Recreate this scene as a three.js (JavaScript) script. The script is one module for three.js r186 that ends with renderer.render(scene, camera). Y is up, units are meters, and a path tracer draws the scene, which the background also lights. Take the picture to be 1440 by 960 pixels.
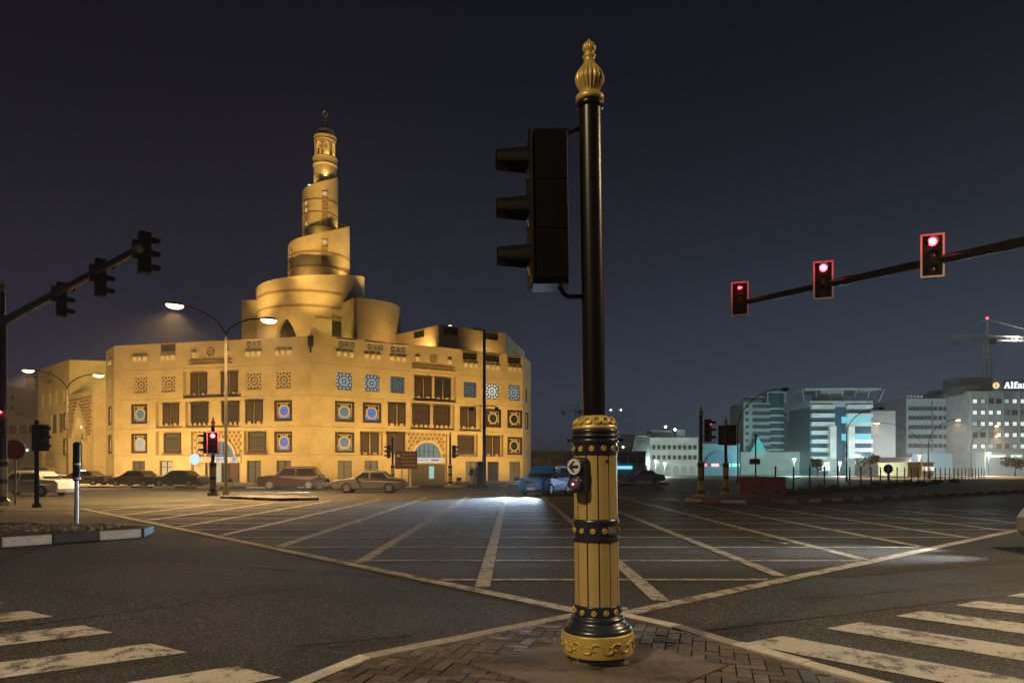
import * as THREE from 'three';
import { mergeGeometries } from 'three/addons/utils/BufferGeometryUtils.js';
import { RoundedBoxGeometry } from 'three/addons/geometries/RoundedBoxGeometry.js';
import { TextGeometry } from 'three/addons/geometries/TextGeometry.js';
import { FontLoader } from 'three/addons/loaders/FontLoader.js';

// ---------------------------------------------------------------- camera, sky, moon, exposure
const scene = new THREE.Scene();
const EYE = 1.55;
const camera = new THREE.PerspectiveCamera(53.13, 1.5, 0.1, 6000);
camera.position.set(0, EYE, 0);
camera.lookAt(0, EYE, -10);
camera.setViewOffset(1440, 960, 0, -180, 1440, 960);      // level camera, lens shifted up: uprights stay upright
const renderer = new THREE.WebGLRenderer({ antialias: true });
renderer.toneMapping = THREE.LinearToneMapping;
renderer.toneMappingExposure = 1.0;
renderer.shadowMap.enabled = true;

{ // night sky: city glow low down, dark overhead, a little warmer to the left of the view
  const W = 512, H = 256, a = new Float32Array(W * H * 4);
  for (let j = 0; j < H; j++) for (let i = 0; i < W; i++) {
    const el = Math.max(0, ((j + 0.5) / H - 0.5) * 180), az = ((i + 0.5) / W - 0.5) * 2 * Math.PI;
    const s = 0.5 + 0.5 * Math.cos(az + 0.3);           // 1 towards the right of the view, 0 on the far left
    const g = Math.exp(-el / 12), t = 0.15 + 0.85 * s, k = (j * W + i) * 4;
    a[k] = 0.0026 + g * 0.045;
    a[k + 1] = 0.0025 + g * (0.017 + 0.056 * t);
    a[k + 2] = 0.0048 + g * (0.03 + 0.092 * t);
    a[k + 3] = 1;
  }
  const sky = new THREE.DataTexture(a, W, H, THREE.RGBAFormat, THREE.FloatType);
  sky.mapping = THREE.EquirectangularReflectionMapping;
  sky.magFilter = sky.minFilter = THREE.LinearFilter; sky.needsUpdate = true;
  scene.background = sky; scene.environment = sky;
}
const moon = new THREE.DirectionalLight(0xdfe6ff, 0.02);
moon.position.set(-60, 90, 60); moon.target.position.set(0, 0, -60);
moon.castShadow = true; moon.shadow.radius = 4;
Object.assign(moon.shadow.camera, { left: -120, right: 120, top: 120, bottom: -120, near: 1, far: 400 });
scene.add(moon, moon.target);

// ---------------------------------------------------------------- helpers
let seed = 7;
const rnd = () => { seed = (seed * 1664525 + 1013904223) >>> 0; return seed / 4294967296; };
const rr = (a, b) => a + (b - a) * rnd();
const PI = Math.PI, V3 = (x, y, z) => new THREE.Vector3(x, y, z);
const lin = (r, g, b) => new THREE.Color().setRGB(r, g, b);

function uvMetres(g) { // uv in metres, from the side each face looks to
  const p = g.attributes.position, uv = new Float32Array(p.count * 2);
  const a = V3(), b = V3(), c = V3(), n = V3();
  for (let i = 0; i < p.count; i += 3) {
    a.fromBufferAttribute(p, i); b.fromBufferAttribute(p, i + 1); c.fromBufferAttribute(p, i + 2);
    n.copy(b).sub(a).cross(c.clone().sub(a));
    const x = Math.abs(n.x), y = Math.abs(n.y), z = Math.abs(n.z);
    [a, b, c].forEach((q, k) => {
      const o = (i + k) * 2;
      if (y >= x && y >= z) { uv[o] = q.x; uv[o + 1] = q.z; }
      else if (x >= z) { uv[o] = q.z; uv[o + 1] = q.y; }
      else { uv[o] = q.x; uv[o + 1] = q.y; }
    });
  }
  g.setAttribute('uv', new THREE.BufferAttribute(uv, 2));
  return g;
}
function fin(geos) {
  const list = (Array.isArray(geos) ? geos : [geos]).map((g) => {
    const h = g.index ? g.toNonIndexed() : g.clone();
    for (const k of Object.keys(h.attributes)) if (!['position', 'normal'].includes(k)) h.deleteAttribute(k);
    if (!h.attributes.normal) h.computeVertexNormals();
    return h;
  });
  return uvMetres(list.length > 1 ? mergeGeometries(list) : list[0]);
}
const taken = {};
function numbered(name) { const n = taken[name] = (taken[name] ?? -1) + 1; return n ? `${name}_${String(n).padStart(3, '0')}` : name; }
function mesh(name, geo, mat, parent) {
  const m = new THREE.Mesh(geo.userData.done ? geo : fin(geo), mat);
  m.castShadow = m.receiveShadow = true;
  m.name = parent === scene ? numbered(name) : name;
  parent.add(m);
  return m;
}
const keep = (geos) => { const g = fin(geos); g.userData.done = true; return g; };
function part(name, geos, mat, parent, pos, turn) {
  const g = Array.isArray(geos) ? keep(geos) : geos;
  const m = mesh(name, g, mat, parent);
  if (pos) m.position.set(...pos);
  if (turn) m.rotation.y = turn;
  return m;
}
function sub(name, parent, pos = [0, 0, 0], turn = 0) { const g = new THREE.Group(); g.name = name; parent.add(g); g.position.set(...pos); g.rotation.y = turn; return g; }
function thing(name, label, category, [x, y, z] = [0, 0, 0], turn = 0, group) {
  const o = new THREE.Group(); o.name = numbered(name); scene.add(o);
  o.position.set(x, y, z); o.rotation.y = turn;
  o.userData = { label, category }; if (group) o.userData.group = group;
  return o;
}
function structure(name, geos, mat, label) {
  const m = mesh(name, Array.isArray(geos) ? keep(geos) : geos, mat, scene);
  m.userData = { kind: 'structure', label, category: 'ground' };
  return m;
}
function copyThing(root, pos, turn, label) {
  const r = root.clone(); r.name = numbered(root.name.replace(/_\d{3}$/, '')); scene.add(r);
  r.userData = { ...root.userData, label }; r.position.set(...pos); r.rotation.y = turn;
  return r;
}
// geometry
const T = (g, x = 0, y = 0, z = 0) => g.translate(x, y, z);
const bx = (w, h, d, x = 0, y = 0, z = 0) => new THREE.BoxGeometry(w, h, d).translate(x, y, z);
const rbx = (w, h, d, r, x = 0, y = 0, z = 0, s = 2) => new RoundedBoxGeometry(w, h, d, s, r).translate(x, y, z);
const cyl = (r0, r1, h, x = 0, y = 0, z = 0, n = 16) => new THREE.CylinderGeometry(r1, r0, h, n).translate(x, y + h / 2, z);   // r0 below, r1 above, stands on y
const ball = (r, x = 0, y = 0, z = 0, n = 12) => new THREE.SphereGeometry(r, n, n).translate(x, y, z);
const lathe = (pts, n = 48) => new THREE.LatheGeometry(pts.map((p) => new THREE.Vector2(p[0], p[1])), n);
const tube = (pts, r, n = 24, m = 8) => new THREE.TubeGeometry(new THREE.CatmullRomCurve3(pts.map((p) => V3(...p))), n, r, m);
function bar(a, b, r, r2 = r, n = 8) {
  const A = V3(...a), B = V3(...b), g = new THREE.CylinderGeometry(r2, r, A.distanceTo(B), n);
  const q = new THREE.Quaternion().setFromUnitVectors(V3(0, 1, 0), B.clone().sub(A).normalize());
  return g.applyQuaternion(q).translate((A.x + B.x) / 2, (A.y + B.y) / 2, (A.z + B.z) / 2);
}
const shp = (pts) => new THREE.Shape(pts.map((p) => new THREE.Vector2(p[0], p[1])));
const hole = (pts) => new THREE.Path(pts.map((p) => new THREE.Vector2(p[0], p[1])));
const rect = (x0, y0, x1, y1) => [[x0, y0], [x1, y0], [x1, y1], [x0, y1]];
const ext = (s, d, z = 0, bevel = 0) => new THREE.ExtrudeGeometry(s, { depth: d, bevelEnabled: bevel > 0, bevelSize: bevel, bevelThickness: bevel, bevelSegments: 2, curveSegments: 10 }).translate(0, 0, z);
const lieDown = (g) => g.rotateX(-PI / 2);     // shape x,y becomes x,-z; depth becomes height
const ring = (pts) => pts;

// textures
function noiseGrid(n) { const a = new Float32Array(n * n); for (let i = 0; i < n * n; i++) a[i] = rnd(); return a; }
function tileNoise(size, cells, octaves) { // values 0..1, tiles
  const out = new Float32Array(size * size); let amp = 1, sum = 0;
  for (let o = 0; o < octaves; o++) {
    const n = Math.min(cells << o, size), g = noiseGrid(n);
    for (let j = 0; j < size; j++) {
      const y = j / size * n, y0 = Math.floor(y), fy = y - y0, sy = fy * fy * (3 - 2 * fy), r0 = (y0 % n) * n, r1 = ((y0 + 1) % n) * n;
      for (let i = 0; i < size; i++) {
        const x = i / size * n, x0 = Math.floor(x), fx = x - x0, sx = fx * fx * (3 - 2 * fx), a = x0 % n, b = (x0 + 1) % n;
        const u = g[r0 + a] + (g[r0 + b] - g[r0 + a]) * sx, v = g[r1 + a] + (g[r1 + b] - g[r1 + a]) * sx;
        out[j * size + i] += amp * (u + (v - u) * sy);
      }
    }
    sum += amp; amp *= 0.55;
  }
  for (let i = 0; i < out.length; i++) out[i] /= sum;
  return out;
}
function texture(size, metres, fn, colour = true) { // fn(index) -> [r, g, b] linear 0..1, or one number
  const d = new Uint8Array(size * size * 4), enc = (c) => Math.round(255 * Math.min(1, Math.max(0, colour ? (c <= 0.0031308 ? 12.92 * c : 1.055 * Math.pow(c, 1 / 2.4) - 0.055) : c)));
  for (let i = 0; i < size * size; i++) { let c = fn(i); if (!Array.isArray(c)) c = [c, c, c]; d[i * 4] = enc(c[0]); d[i * 4 + 1] = enc(c[1]); d[i * 4 + 2] = enc(c[2]); d[i * 4 + 3] = 255; }
  const t = new THREE.DataTexture(d, size, size); t.wrapS = t.wrapT = THREE.RepeatWrapping;
  t.magFilter = THREE.LinearFilter; t.minFilter = THREE.LinearMipmapLinearFilter; t.generateMipmaps = true;
  t.repeat.set(1 / metres, 1 / metres); if (colour) t.colorSpace = THREE.SRGBColorSpace; t.needsUpdate = true;
  return t;
}
const nFine = tileNoise(512, 128, 3), nMid = tileNoise(512, 16, 5), nBroad = tileNoise(512, 4, 6);
const asphaltMap = texture(1024, 3.1, (() => { const f = tileNoise(1024, 256, 3), m = tileNoise(1024, 6, 6); return (i) => { let v = 0.021 * (0.25 + 1.1 * m[i]) + 0.7 * Math.max(0, f[i] - 0.6) - 0.22 * Math.max(0, 0.46 - f[i]); v = Math.min(0.34, Math.max(0.006, v)); return [v * 1.04, v, v * 0.95]; }; })());
const asphaltBump = texture(1024, 2.3, (() => { const f = tileNoise(1024, 256, 2), m = tileNoise(1024, 24, 3); return (i) => 0.75 * f[i] + 0.25 * m[i]; })(), false);
const asphaltRough = texture(512, 9.7, (i) => 0.58 + 0.4 * nBroad[i] + 0.12 * (nFine[i] - 0.5), false);
const stuccoMap = texture(512, 7.3, (i) => { const v = 0.84 + 0.42 * (nBroad[i] - 0.5) + 0.16 * (nFine[i] - 0.5) + 0.12 * (nMid[i] - 0.5); return [v, v * 0.995, v * 0.985]; });
const stuccoBump = texture(512, 1.9, (i) => 0.6 * nFine[i] + 0.4 * nMid[i], false);
const mottle = texture(512, 1.3, (i) => { const v = 0.72 + 0.5 * (nMid[i] - 0.5) + 0.3 * (nFine[i] - 0.5); return [v, v, v]; });
const stainMap = texture(512, 1.6, (i) => { const v = 0.75 + 1.5 * (nBroad[i] - 0.5) + 0.5 * (nFine[i] - 0.5) - (nMid[i] > 0.62 ? 0.25 : 0); return [v, v * 0.97, v * 0.94]; });
const wearMap = texture(512, 0.6, (i) => { let v = 0.94 + 0.12 * (nBroad[i] - 0.5) + 0.1 * (nFine[i] - 0.5); if (nMid[i] * 0.6 + nFine[i] * 0.4 > 0.74) v *= 0.5; return [v, v * 0.985, v * 0.96]; });
const woodMap = texture(512, 1.1, (i) => { const x = i % 512, y = (i / 512) | 0, k = nMid[((y >> 4) * 512 + x)]; const v = 0.6 + 0.7 * (k - 0.5); return [v, v, v]; });
function wornPaint(r, g, b, cover) { return texture(512, 1.7, (i) => { const w = nMid[i] * 0.55 + nFine[i] * 0.45, q = nBroad[i], k = Math.min(1, Math.max(0, (w + 0.25 * q - cover) * 9)), v = 0.8 + 0.35 * (nFine[i] - 0.5); return [0.05 + (r * v - 0.05) * (1 - k), 0.047 + (g * v - 0.047) * (1 - k), 0.043 + (b * v - 0.043) * (1 - k)]; }); }

// materials (linear base colours)
const std = (r, g, b, rough = 0.8, more = {}) => new THREE.MeshStandardMaterial({ color: lin(r, g, b), roughness: rough, ...more });
const glow = (r, g, b, k = 1) => new THREE.MeshStandardMaterial({ color: lin(0.05, 0.05, 0.05), roughness: 0.4, emissive: lin(r, g, b), emissiveIntensity: k });
const M = {
  road: new THREE.MeshStandardMaterial({ color: lin(1, 1, 1), map: asphaltMap, bumpMap: asphaltBump, bumpScale: 0.026, roughnessMap: asphaltRough, roughness: 0.92, vertexColors: true }),
  white: std(1, 1, 1, 0.6, { map: wornPaint(0.48, 0.45, 0.41, 0.66), bumpMap: asphaltBump, bumpScale: 0.006 }),
  yellow: std(1, 1, 1, 0.55, { map: wornPaint(0.42, 0.38, 0.29, 0.64), bumpMap: asphaltBump, bumpScale: 0.006 }),
  tar: std(0.012, 0.012, 0.012, 0.45),
  stucco: std(0.63, 0.5, 0.33, 0.85, { map: stuccoMap, bumpMap: stuccoBump, bumpScale: 0.01 }),
  trim: std(0.66, 0.54, 0.37, 0.8, { map: stuccoMap }),
  pale: std(0.78, 0.72, 0.6, 0.8),
  band: std(0.36, 0.25, 0.14, 0.85, { map: stuccoMap }),
  tile: std(0.4, 0.26, 0.14, 0.7, { map: mottle }),
  wood: std(0.05, 0.021, 0.01, 0.6, { map: woodMap }),
  woodPale: std(0.1, 0.05, 0.032, 0.65, { map: woodMap }),
  dark: std(0.02, 0.017, 0.015, 0.7),
  glass: std(0.03, 0.035, 0.045, 0.12, { metalness: 0 }),
  concrete: std(0.3, 0.28, 0.25, 0.85, { map: mottle, bumpMap: stuccoBump, bumpScale: 0.004 }),
  kerbWhite: std(0.55, 0.52, 0.47, 0.75, { map: mottle, bumpMap: stuccoBump, bumpScale: 0.004 }),
  kerbBlack: std(0.03, 0.03, 0.03, 0.7, { map: mottle, bumpMap: stuccoBump, bumpScale: 0.004 }),
  slab: std(0.12, 0.1, 0.088, 0.6, { map: stainMap, bumpMap: stuccoBump, bumpScale: 0.006 }),
  mortar: std(0.02, 0.018, 0.017, 0.95, { map: mottle }),
  soil: std(0.13, 0.1, 0.07, 0.95, { map: mottle, bumpMap: stuccoBump, bumpScale: 0.05 }),
  black: new THREE.MeshPhysicalMaterial({ color: lin(0.005, 0.0045, 0.0045), roughness: 0.3, specularIntensity: 0.6 }),
  blackMatt: new THREE.MeshPhysicalMaterial({ color: lin(0.003, 0.0026, 0.0026), roughness: 0.45, specularIntensity: 0.2 }),
  navy: std(0.016, 0.019, 0.035, 0.3),
  gold: std(0.5, 0.38, 0.11, 0.4, { metalness: 0.25, map: wearMap, bumpMap: stuccoBump, bumpScale: 0.002 }),
  slat: std(0.46, 0.35, 0.14, 0.42, { metalness: 0.15, map: wearMap, bumpMap: stuccoBump, bumpScale: 0.0015 }),
  steel: std(0.3, 0.29, 0.27, 0.45, { metalness: 0.6 }),
  lampPole: std(0.13, 0.11, 0.08, 0.5, { metalness: 0.3 }),
  darkPole: std(0.035, 0.03, 0.028, 0.5),
  border: std(0.8, 0.76, 0.7, 0.5),
  lensDark: std(0.03, 0.02, 0.02, 0.25),
  redOn: glow(1, 0.04, 0.07, 9), redHot: glow(1, 0.5, 0.45, 14), redDim: glow(1, 0.03, 0.06, 1.6),
  sodium: glow(1, 0.58, 0.22, 14), ledWhite: glow(0.75, 0.95, 1, 22), ledGreen: glow(0.35, 1, 0.75, 16), warmLamp: glow(1, 0.8, 0.45, 12),
  winBlue: glow(0.03, 0.2, 0.75, 0.6), winTeal: glow(0.08, 0.3, 0.42, 0.45), winCool: glow(0.5, 0.75, 0.8, 0.55), winWhite: glow(0.85, 0.92, 0.85, 1.0), winWarm: glow(1, 0.72, 0.35, 0.6), winDim: glow(0.35, 0.24, 0.12, 0.16),
};
const SODIUM = lin(1, 0.62, 0.24), FLOOD = lin(1, 0.63, 0.165), YELLOWFLOOD = lin(1, 0.76, 0.16), NEARLAMP = lin(1, 0.74, 0.42);
function spot(parent, pos, aim, color, cd, angle = 1, pen = 0.8, size = 1) {
  const l = new THREE.SpotLight(color, cd, 0, angle, pen, 2); l.position.set(...pos); l.target.position.set(...aim);
  l.castShadow = true; l.shadow.radius = size; parent.add(l, l.target); return l;
}
function point(parent, pos, color, cd, size = 2) { const l = new THREE.PointLight(color, cd, 0, 2); l.position.set(...pos); l.castShadow = true; l.shadow.radius = size; parent.add(l); return l; }
// image column -> metres right of the camera's axis at that distance
const X = (px, d) => (px - 720) / 960 * d;

const span2 = (a, b, n) => Array.from({ length: n }, (_, i) => a + (b - a) * i / (n - 1));
// ---------------------------------------------------------------- ground: asphalt, markings, pavements
{
  const xs = [], zs = [];
  for (let x = -30; x <= 30; x += 0.75) xs.push(x);
  for (let s = 1.5, x = 30; x < 3000; s *= 1.22) { x += s; xs.push(x); xs.unshift(-x); }
  for (let z = 12; z >= -60; z -= 0.75) zs.push(z);
  for (let s = 1.5, z = -60; z > -3000; s *= 1.22) { z -= s; zs.push(z); }
  for (let s = 3, z = 12; z < 400; s *= 1.6) { z += s; zs.unshift(z); }
  const pos = [], col = [], idx = [], nx = xs.length;
  const N = (a, b) => nBroad[((((b * 512) | 0) % 512 + 512) % 512) * 512 + ((((a * 512) | 0) % 512 + 512) % 512)];
  for (const z of zs) for (const x of xs) {
    pos.push(x, 0, z);
    const v = 0.7 + 1.1 * (N(x / 23.7, z / 31.3) - 0.5) + 1.6 * (N(x / 61.1 + 0.3, z / 9.3) - 0.5) + 0.5 * (N(x / 5.9, z / 6.7 + 0.4) - 0.5);
    const w = Math.max(0.3, Math.min(1.5, v + 0.25)); col.push(w, w, w);
  }
  for (let j = 0; j < zs.length - 1; j++) for (let i = 0; i < nx - 1; i++) { const a = j * nx + i; idx.push(a, a + nx, a + 1, a + 1, a + nx, a + nx + 1); }
  const g = new THREE.BufferGeometry(); g.setAttribute('position', new THREE.Float32BufferAttribute(pos, 3)); g.setAttribute('color', new THREE.Float32BufferAttribute(col, 3)); g.setIndex(idx); g.computeVertexNormals();
  const uv = []; for (let i = 0; i < pos.length; i += 3) uv.push(pos[i], pos[i + 2]); g.setAttribute('uv', new THREE.Float32BufferAttribute(uv, 2));
  g.userData.done = true;
  const road = structure('road', g, M.road, 'dark worn asphalt of the wide road junction');
  // markings: sheets a few millimetres up
  const sheet = (name, pts, y, mat) => part(name, [lieDown(ext(shp(pts.map(([x, z]) => [x, -z])), 0.002)).translate(0, y, 0)], mat, road);
  const stripe = (name, a, b, w, y, mat) => { const dx = b[0] - a[0], dz = b[1] - a[1], l = Math.hypot(dx, dz), nx2 = -dz / l * w / 2, nz = dx / l * w / 2; sheet(name, [[a[0] + nx2, a[1] + nz], [b[0] + nx2, b[1] + nz], [b[0] - nx2, b[1] - nz], [a[0] - nx2, a[1] - nz]], y, mat); };
  const K = [1.0, -7.1], ea = [-0.672, -0.741], eb = [0.757, -0.653], La = 27, Lb = 25;
  const at = (s, t) => [K[0] + ea[0] * s + eb[0] * t, K[1] + ea[1] * s + eb[1] * t];
  const quad = [at(0, 0), at(La, 0), at(La, Lb), at(0, Lb)];
  // all in one thin layer, butted end to end: mitred border, long lines, short lines between them
  const innerQ = [at(0.14, 0.14), at(La - 0.14, 0.14), at(La - 0.14, Lb - 0.14), at(0.14, Lb - 0.14)], outerQ = [at(-0.06, -0.06), at(La + 0.06, -0.06), at(La + 0.06, Lb + 0.06), at(-0.06, Lb + 0.06)];
  for (let i = 0; i < 4; i++) { const j = (i + 1) % 4; sheet('box_line', [outerQ[i], outerQ[j], innerQ[j], innerQ[i]], 0.003, M.yellow); }
  const clip = (axis, c) => { const hit = []; for (let i = 0; i < 4; i++) { const a = innerQ[i], b = innerQ[(i + 1) % 4], t = (c - a[axis]) / (b[axis] - a[axis]); if (t > 0 && t < 1) hit.push([a[0] + (b[0] - a[0]) * t, a[1] + (b[1] - a[1]) * t]); } return hit.sort((p, q) => p[1 - axis] - q[1 - axis]); };
  const zx = [];
  for (let c = -15.44; c < 20; c += 2.15) { const h = clip(0, c); if (h.length === 2 && h[1][1] - h[0][1] > 0.5) { zx.push([c, h[0][1] + 0.12, h[1][1] - 0.12]); stripe('hatch_line', [c, h[0][1] + 0.12], [c, h[1][1] - 0.12], 0.2, 0.003, M.yellow); } }
  for (let c = -7.6; c > -42; c -= 2.0) { const h = clip(1, c); if (h.length !== 2) continue; const cuts = zx.filter((q) => q[0] > h[0][0] && q[0] < h[1][0] && c > q[1] - 0.2 && c < q[2] + 0.2).map((q) => q[0]), e = [h[0][0] + 0.08, ...cuts.flatMap((x) => [x - 0.105, x + 0.105]), h[1][0] - 0.08]; for (let i = 0; i < e.length; i += 2) if (e[i + 1] - e[i] > 0.1) stripe('hatch_line', [e[i], c], [e[i + 1], c], 0.12, 0.003, M.yellow); }
  // zebra crossings either side of the corner
  for (let k = -4; k < 5; k++) { const s = [-2.75 + k * 1.02, -5.77 - k * 0.66]; if (k > 0) { s[0] = -2.75 - k * 1.04; s[1] = -5.77 - k * 0.7; } else { s[0] = -2.75 - k * 1.04; s[1] = -5.77 - k * 0.7; }
    const w = [-0.47, -0.3], d = [-3.9, 2.65]; sheet('crossing_stripe', [[s[0], s[1]], [s[0] + w[0], s[1] + w[1]], [s[0] + w[0] + d[0], s[1] + w[1] + d[1]], [s[0] + d[0], s[1] + d[1]]], 0.004, M.white); }
  for (let k = 0; k < 9; k++) { const s = [2.06 + k * 1.0, -6.07 - k * 0.57], w = [0.46, -0.27], d = [3.0, 3.1]; sheet('crossing_stripe', [[s[0], s[1]], [s[0] + w[0], s[1] + w[1]], [s[0] + w[0] + d[0], s[1] + w[1] + d[1]], [s[0] + d[0], s[1] + d[1]]], 0.004, M.white); }
  stripe('tar_seam', [1.88, -6.56], [7.2, -8.95], 0.05, 0.0035, M.tar);
  stripe('tar_seam', [-1.9, -6.0], [-0.95, -6.35], 0.035, 0.0035, M.tar);
  // repairs and ironwork in the carriageway
  const patchMat = std(1, 1, 1, 0.9, { map: asphaltMap, bumpMap: asphaltBump, bumpScale: 0.02 }); patchMat.color = lin(0.75, 0.75, 0.76);
  for (const q of [[[4.3, -10.6], [8.4, -12.4], [8.8, -11.5], [4.7, -9.8]], [[-12, -23], [-6, -24.2], [-5.8, -23.2], [-11.8, -22.0]]]) sheet('repair_patch', q, 0.0006, patchMat);
  const crack = (x, z, dx, dz, n) => { let p = [x, z]; for (let i = 0; i < n; i++) { const q = [p[0] + dx + rr(-0.12, 0.12), p[1] + dz + rr(-0.12, 0.12)]; stripe('crack', p, q, rr(0.012, 0.028), 0.0035, M.tar); p = q; } };
  crack(-7.5, -11.5, 0.5, 0.14, 11); crack(-5.2, -6.3, 0.3, -0.35, 9); crack(3.4, -8.2, 0.45, -0.2, 9); crack(2.6, -12.5, 0.5, 0.1, 10); crack(-2.4, -15, 0.5, -0.3, 8);
  for (const [x, z] of [[5.6, -14.6], [-9.5, -28]]) { const c = part('manhole_cover', [cyl(0.33, 0.33, 0.006, 0, 0.001, 0, 32)], std(0.05, 0.045, 0.04, 0.5, { metalness: 0.6 }), road, [x, 0, z]); part('cover_ribs', [...span2(-0.24, 0.24, 7).map((k) => bx(2 * Math.sqrt(0.09 - k * k), 0.004, 0.02, 0, 0.008, k)), new THREE.TorusGeometry(0.3, 0.012, 4, 32).rotateX(PI / 2).translate(0, 0.006, 0)], std(0.07, 0.062, 0.055, 0.45, { metalness: 0.6 }), c); }
  for (const [a, b] of [[[-30, -46], [-22, -46.3]], [[-16, -46.6], [-8, -46.8]], [[-2, -47], [5, -47]]]) stripe('lane_line', a, b, 0.16, 0.004, M.white);
  stripe('edge_line', [-42, -27], [-16.6, -26.6], 0.2, 0.004, M.white);
}
// the paved corner under the camera
{
  const line = [[-1.9, -3.6], [-1.49, -4.54], [-1.17, -5.24], [0.56, -6.75], [1.1, -6.8], [1.56, -6.25], [1.9, -5.62], [2.55, -4.54], [3.3, -3.3]];
  const back = [[5.6, 1], [5.6, 4], [-3.6, 4], [-3.6, 1]];
  const poly = line.concat(back);
  const H = 0.13;
  const bed = structure('corner_pavement', [lieDown(ext(shp(poly.map(([x, z]) => [x, -z])), H - 0.03)).translate(0, 0.001, 0)], M.mortar, 'brick-paved street corner around the near signal post');
  // kerb stones round the edge
  const kerbMats = [M.kerbWhite, M.concrete];
  const inner = line.map((p, i) => { const a = line[Math.max(0, i - 1)], b = line[Math.min(line.length - 1, i + 1)], dx = b[0] - a[0], dz = b[1] - a[1], l = Math.hypot(dx, dz); return [p[0] - dz / l * 0.13, p[1] + dx / l * 0.13]; });
  for (let i = 0; i < line.length - 1; i++) {
    const n = Math.max(1, Math.round(Math.hypot(line[i + 1][0] - line[i][0], line[i + 1][1] - line[i][1]) / 0.75));
    for (let k = 0; k < n; k++) {
      const mix = (p, q, t) => [p[0] + (q[0] - p[0]) * t, p[1] + (q[1] - p[1]) * t], t0 = k / n + 0.006, t1 = (k + 1) / n - 0.006;
      const q = [mix(line[i], line[i + 1], t0), mix(line[i], line[i + 1], t1), mix(inner[i], inner[i + 1], t1), mix(inner[i], inner[i + 1], t0)];
      part('kerb_stone', [lieDown(ext(shp(q.map(([x, z]) => [x, -z])), H - 0.002 + rr(-0.004, 0.004) - 0.012, 0, 0.006)).translate(0, 0.008, 0)], kerbMats[i % 3 === 2 ? 1 : 0], bed);
    }
  }
  // herringbone bricks, clipped to the kerb
  const hull = inner.concat([[5.4, 1], [-3.4, 1]]);
  const area2 = (p) => p.reduce((s, a, i) => { const b = p[(i + 1) % p.length]; return s + a[0] * b[1] - b[0] * a[1]; }, 0);
  const ccw = area2(hull) > 0 ? 1 : -1;
  const clipHull = (pl) => { for (let i = 0; i < hull.length && pl.length; i++) { const a = hull[i], b = hull[(i + 1) % hull.length], side = (p) => ccw * ((b[0] - a[0]) * (p[1] - a[1]) - (b[1] - a[1]) * (p[0] - a[0])) - 0.008, out = []; for (let k = 0; k < pl.length; k++) { const p = pl[k], q = pl[(k + 1) % pl.length], sp = side(p), sq = side(q); if (sp >= 0) out.push(p); if (sp * sq < 0) { const t = sp / (sp - sq); out.push([p[0] + (q[0] - p[0]) * t, p[1] + (q[1] - p[1]) * t]); } } pl = out; } return pl; };
  const brickMats = [[0.115, 0.1, 0.098], [0.085, 0.074, 0.072], [0.15, 0.128, 0.12], [0.1, 0.088, 0.086]].map((c) => std(...c, 0.5, { map: mottle, bumpMap: stuccoBump, bumpScale: 0.012 }));
  const ang = 0.28, ca = Math.cos(ang), sa = Math.sin(ang), S = 0.105, L = 0.21;
  const C = [0.64, -4.95], half = 0.93, rest = [[], [], [], []];
  let made = 0;
  const cand = [];
  for (let i = -60; i < 60; i++) for (let j = -40; j < 40; j++) for (let v = 0; v < 2; v++) {
    // herringbone lattice: steps (S, S) and (2L, 0)
    const ox = i * S + j * 2 * L, oy = i * S, b = v ? [ox + L, oy - (L - S), S, L] : [ox, oy, L, S];
    const g = 0.005, q = rect(b[0] + g, b[1] + g, b[0] + b[2] - g, b[1] + b[3] - g).map(([x, y]) => [C[0] + x * ca - y * sa, C[1] + x * sa + y * ca]);
    const cx = (q[0][0] + q[2][0]) / 2, cz = (q[0][1] + q[2][1]) / 2;
    if (cz > -1.5 || cz < -7 || Math.abs(cx) > 4.5) continue;
    if (Math.abs(cx - C[0]) + Math.abs(cz - C[1]) < half - 0.12) continue;
    const pl = clipHull(q); if (pl.length < 3 || Math.abs(area2(pl)) < 0.004) continue;
    const d = -cz, seen = cz < -4.3 && Math.abs(cx) < 0.78 * d + 0.15;
    cand.push({ pl, seen, d });
  }
  cand.sort((a, b) => a.d - b.d);
  for (const { pl, seen } of cand) {
    const k = Math.floor(rnd() * 4), h = 0.13 - 0.004 + rr(-0.0035, 0.003);
    const g = lieDown(ext(shp(pl.map(([x, z]) => [x, -z])), 0.05)).translate(0, h - 0.05, 0);
    if (seen && made < 300) { made++; const m = part('brick', [g], brickMats[k], bed); m.rotation.set(rr(-0.0006, 0.0006), 0, 0); }
    else rest[k].push(g);
  }
  rest.forEach((r, k) => { if (r.length) { const m = part('brick_field', r, brickMats[k], bed); m.userData.kind = 'stuff'; } });
  part('concrete_footing', [lieDown(ext(shp([[C[0] - half, -C[1]], [C[0], -(C[1] + half)], [C[0] + half, -C[1]], [C[0], -(C[1] - half)]]), 0.07)).translate(0, 0.066, 0)], M.slab, bed);
}
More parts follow.
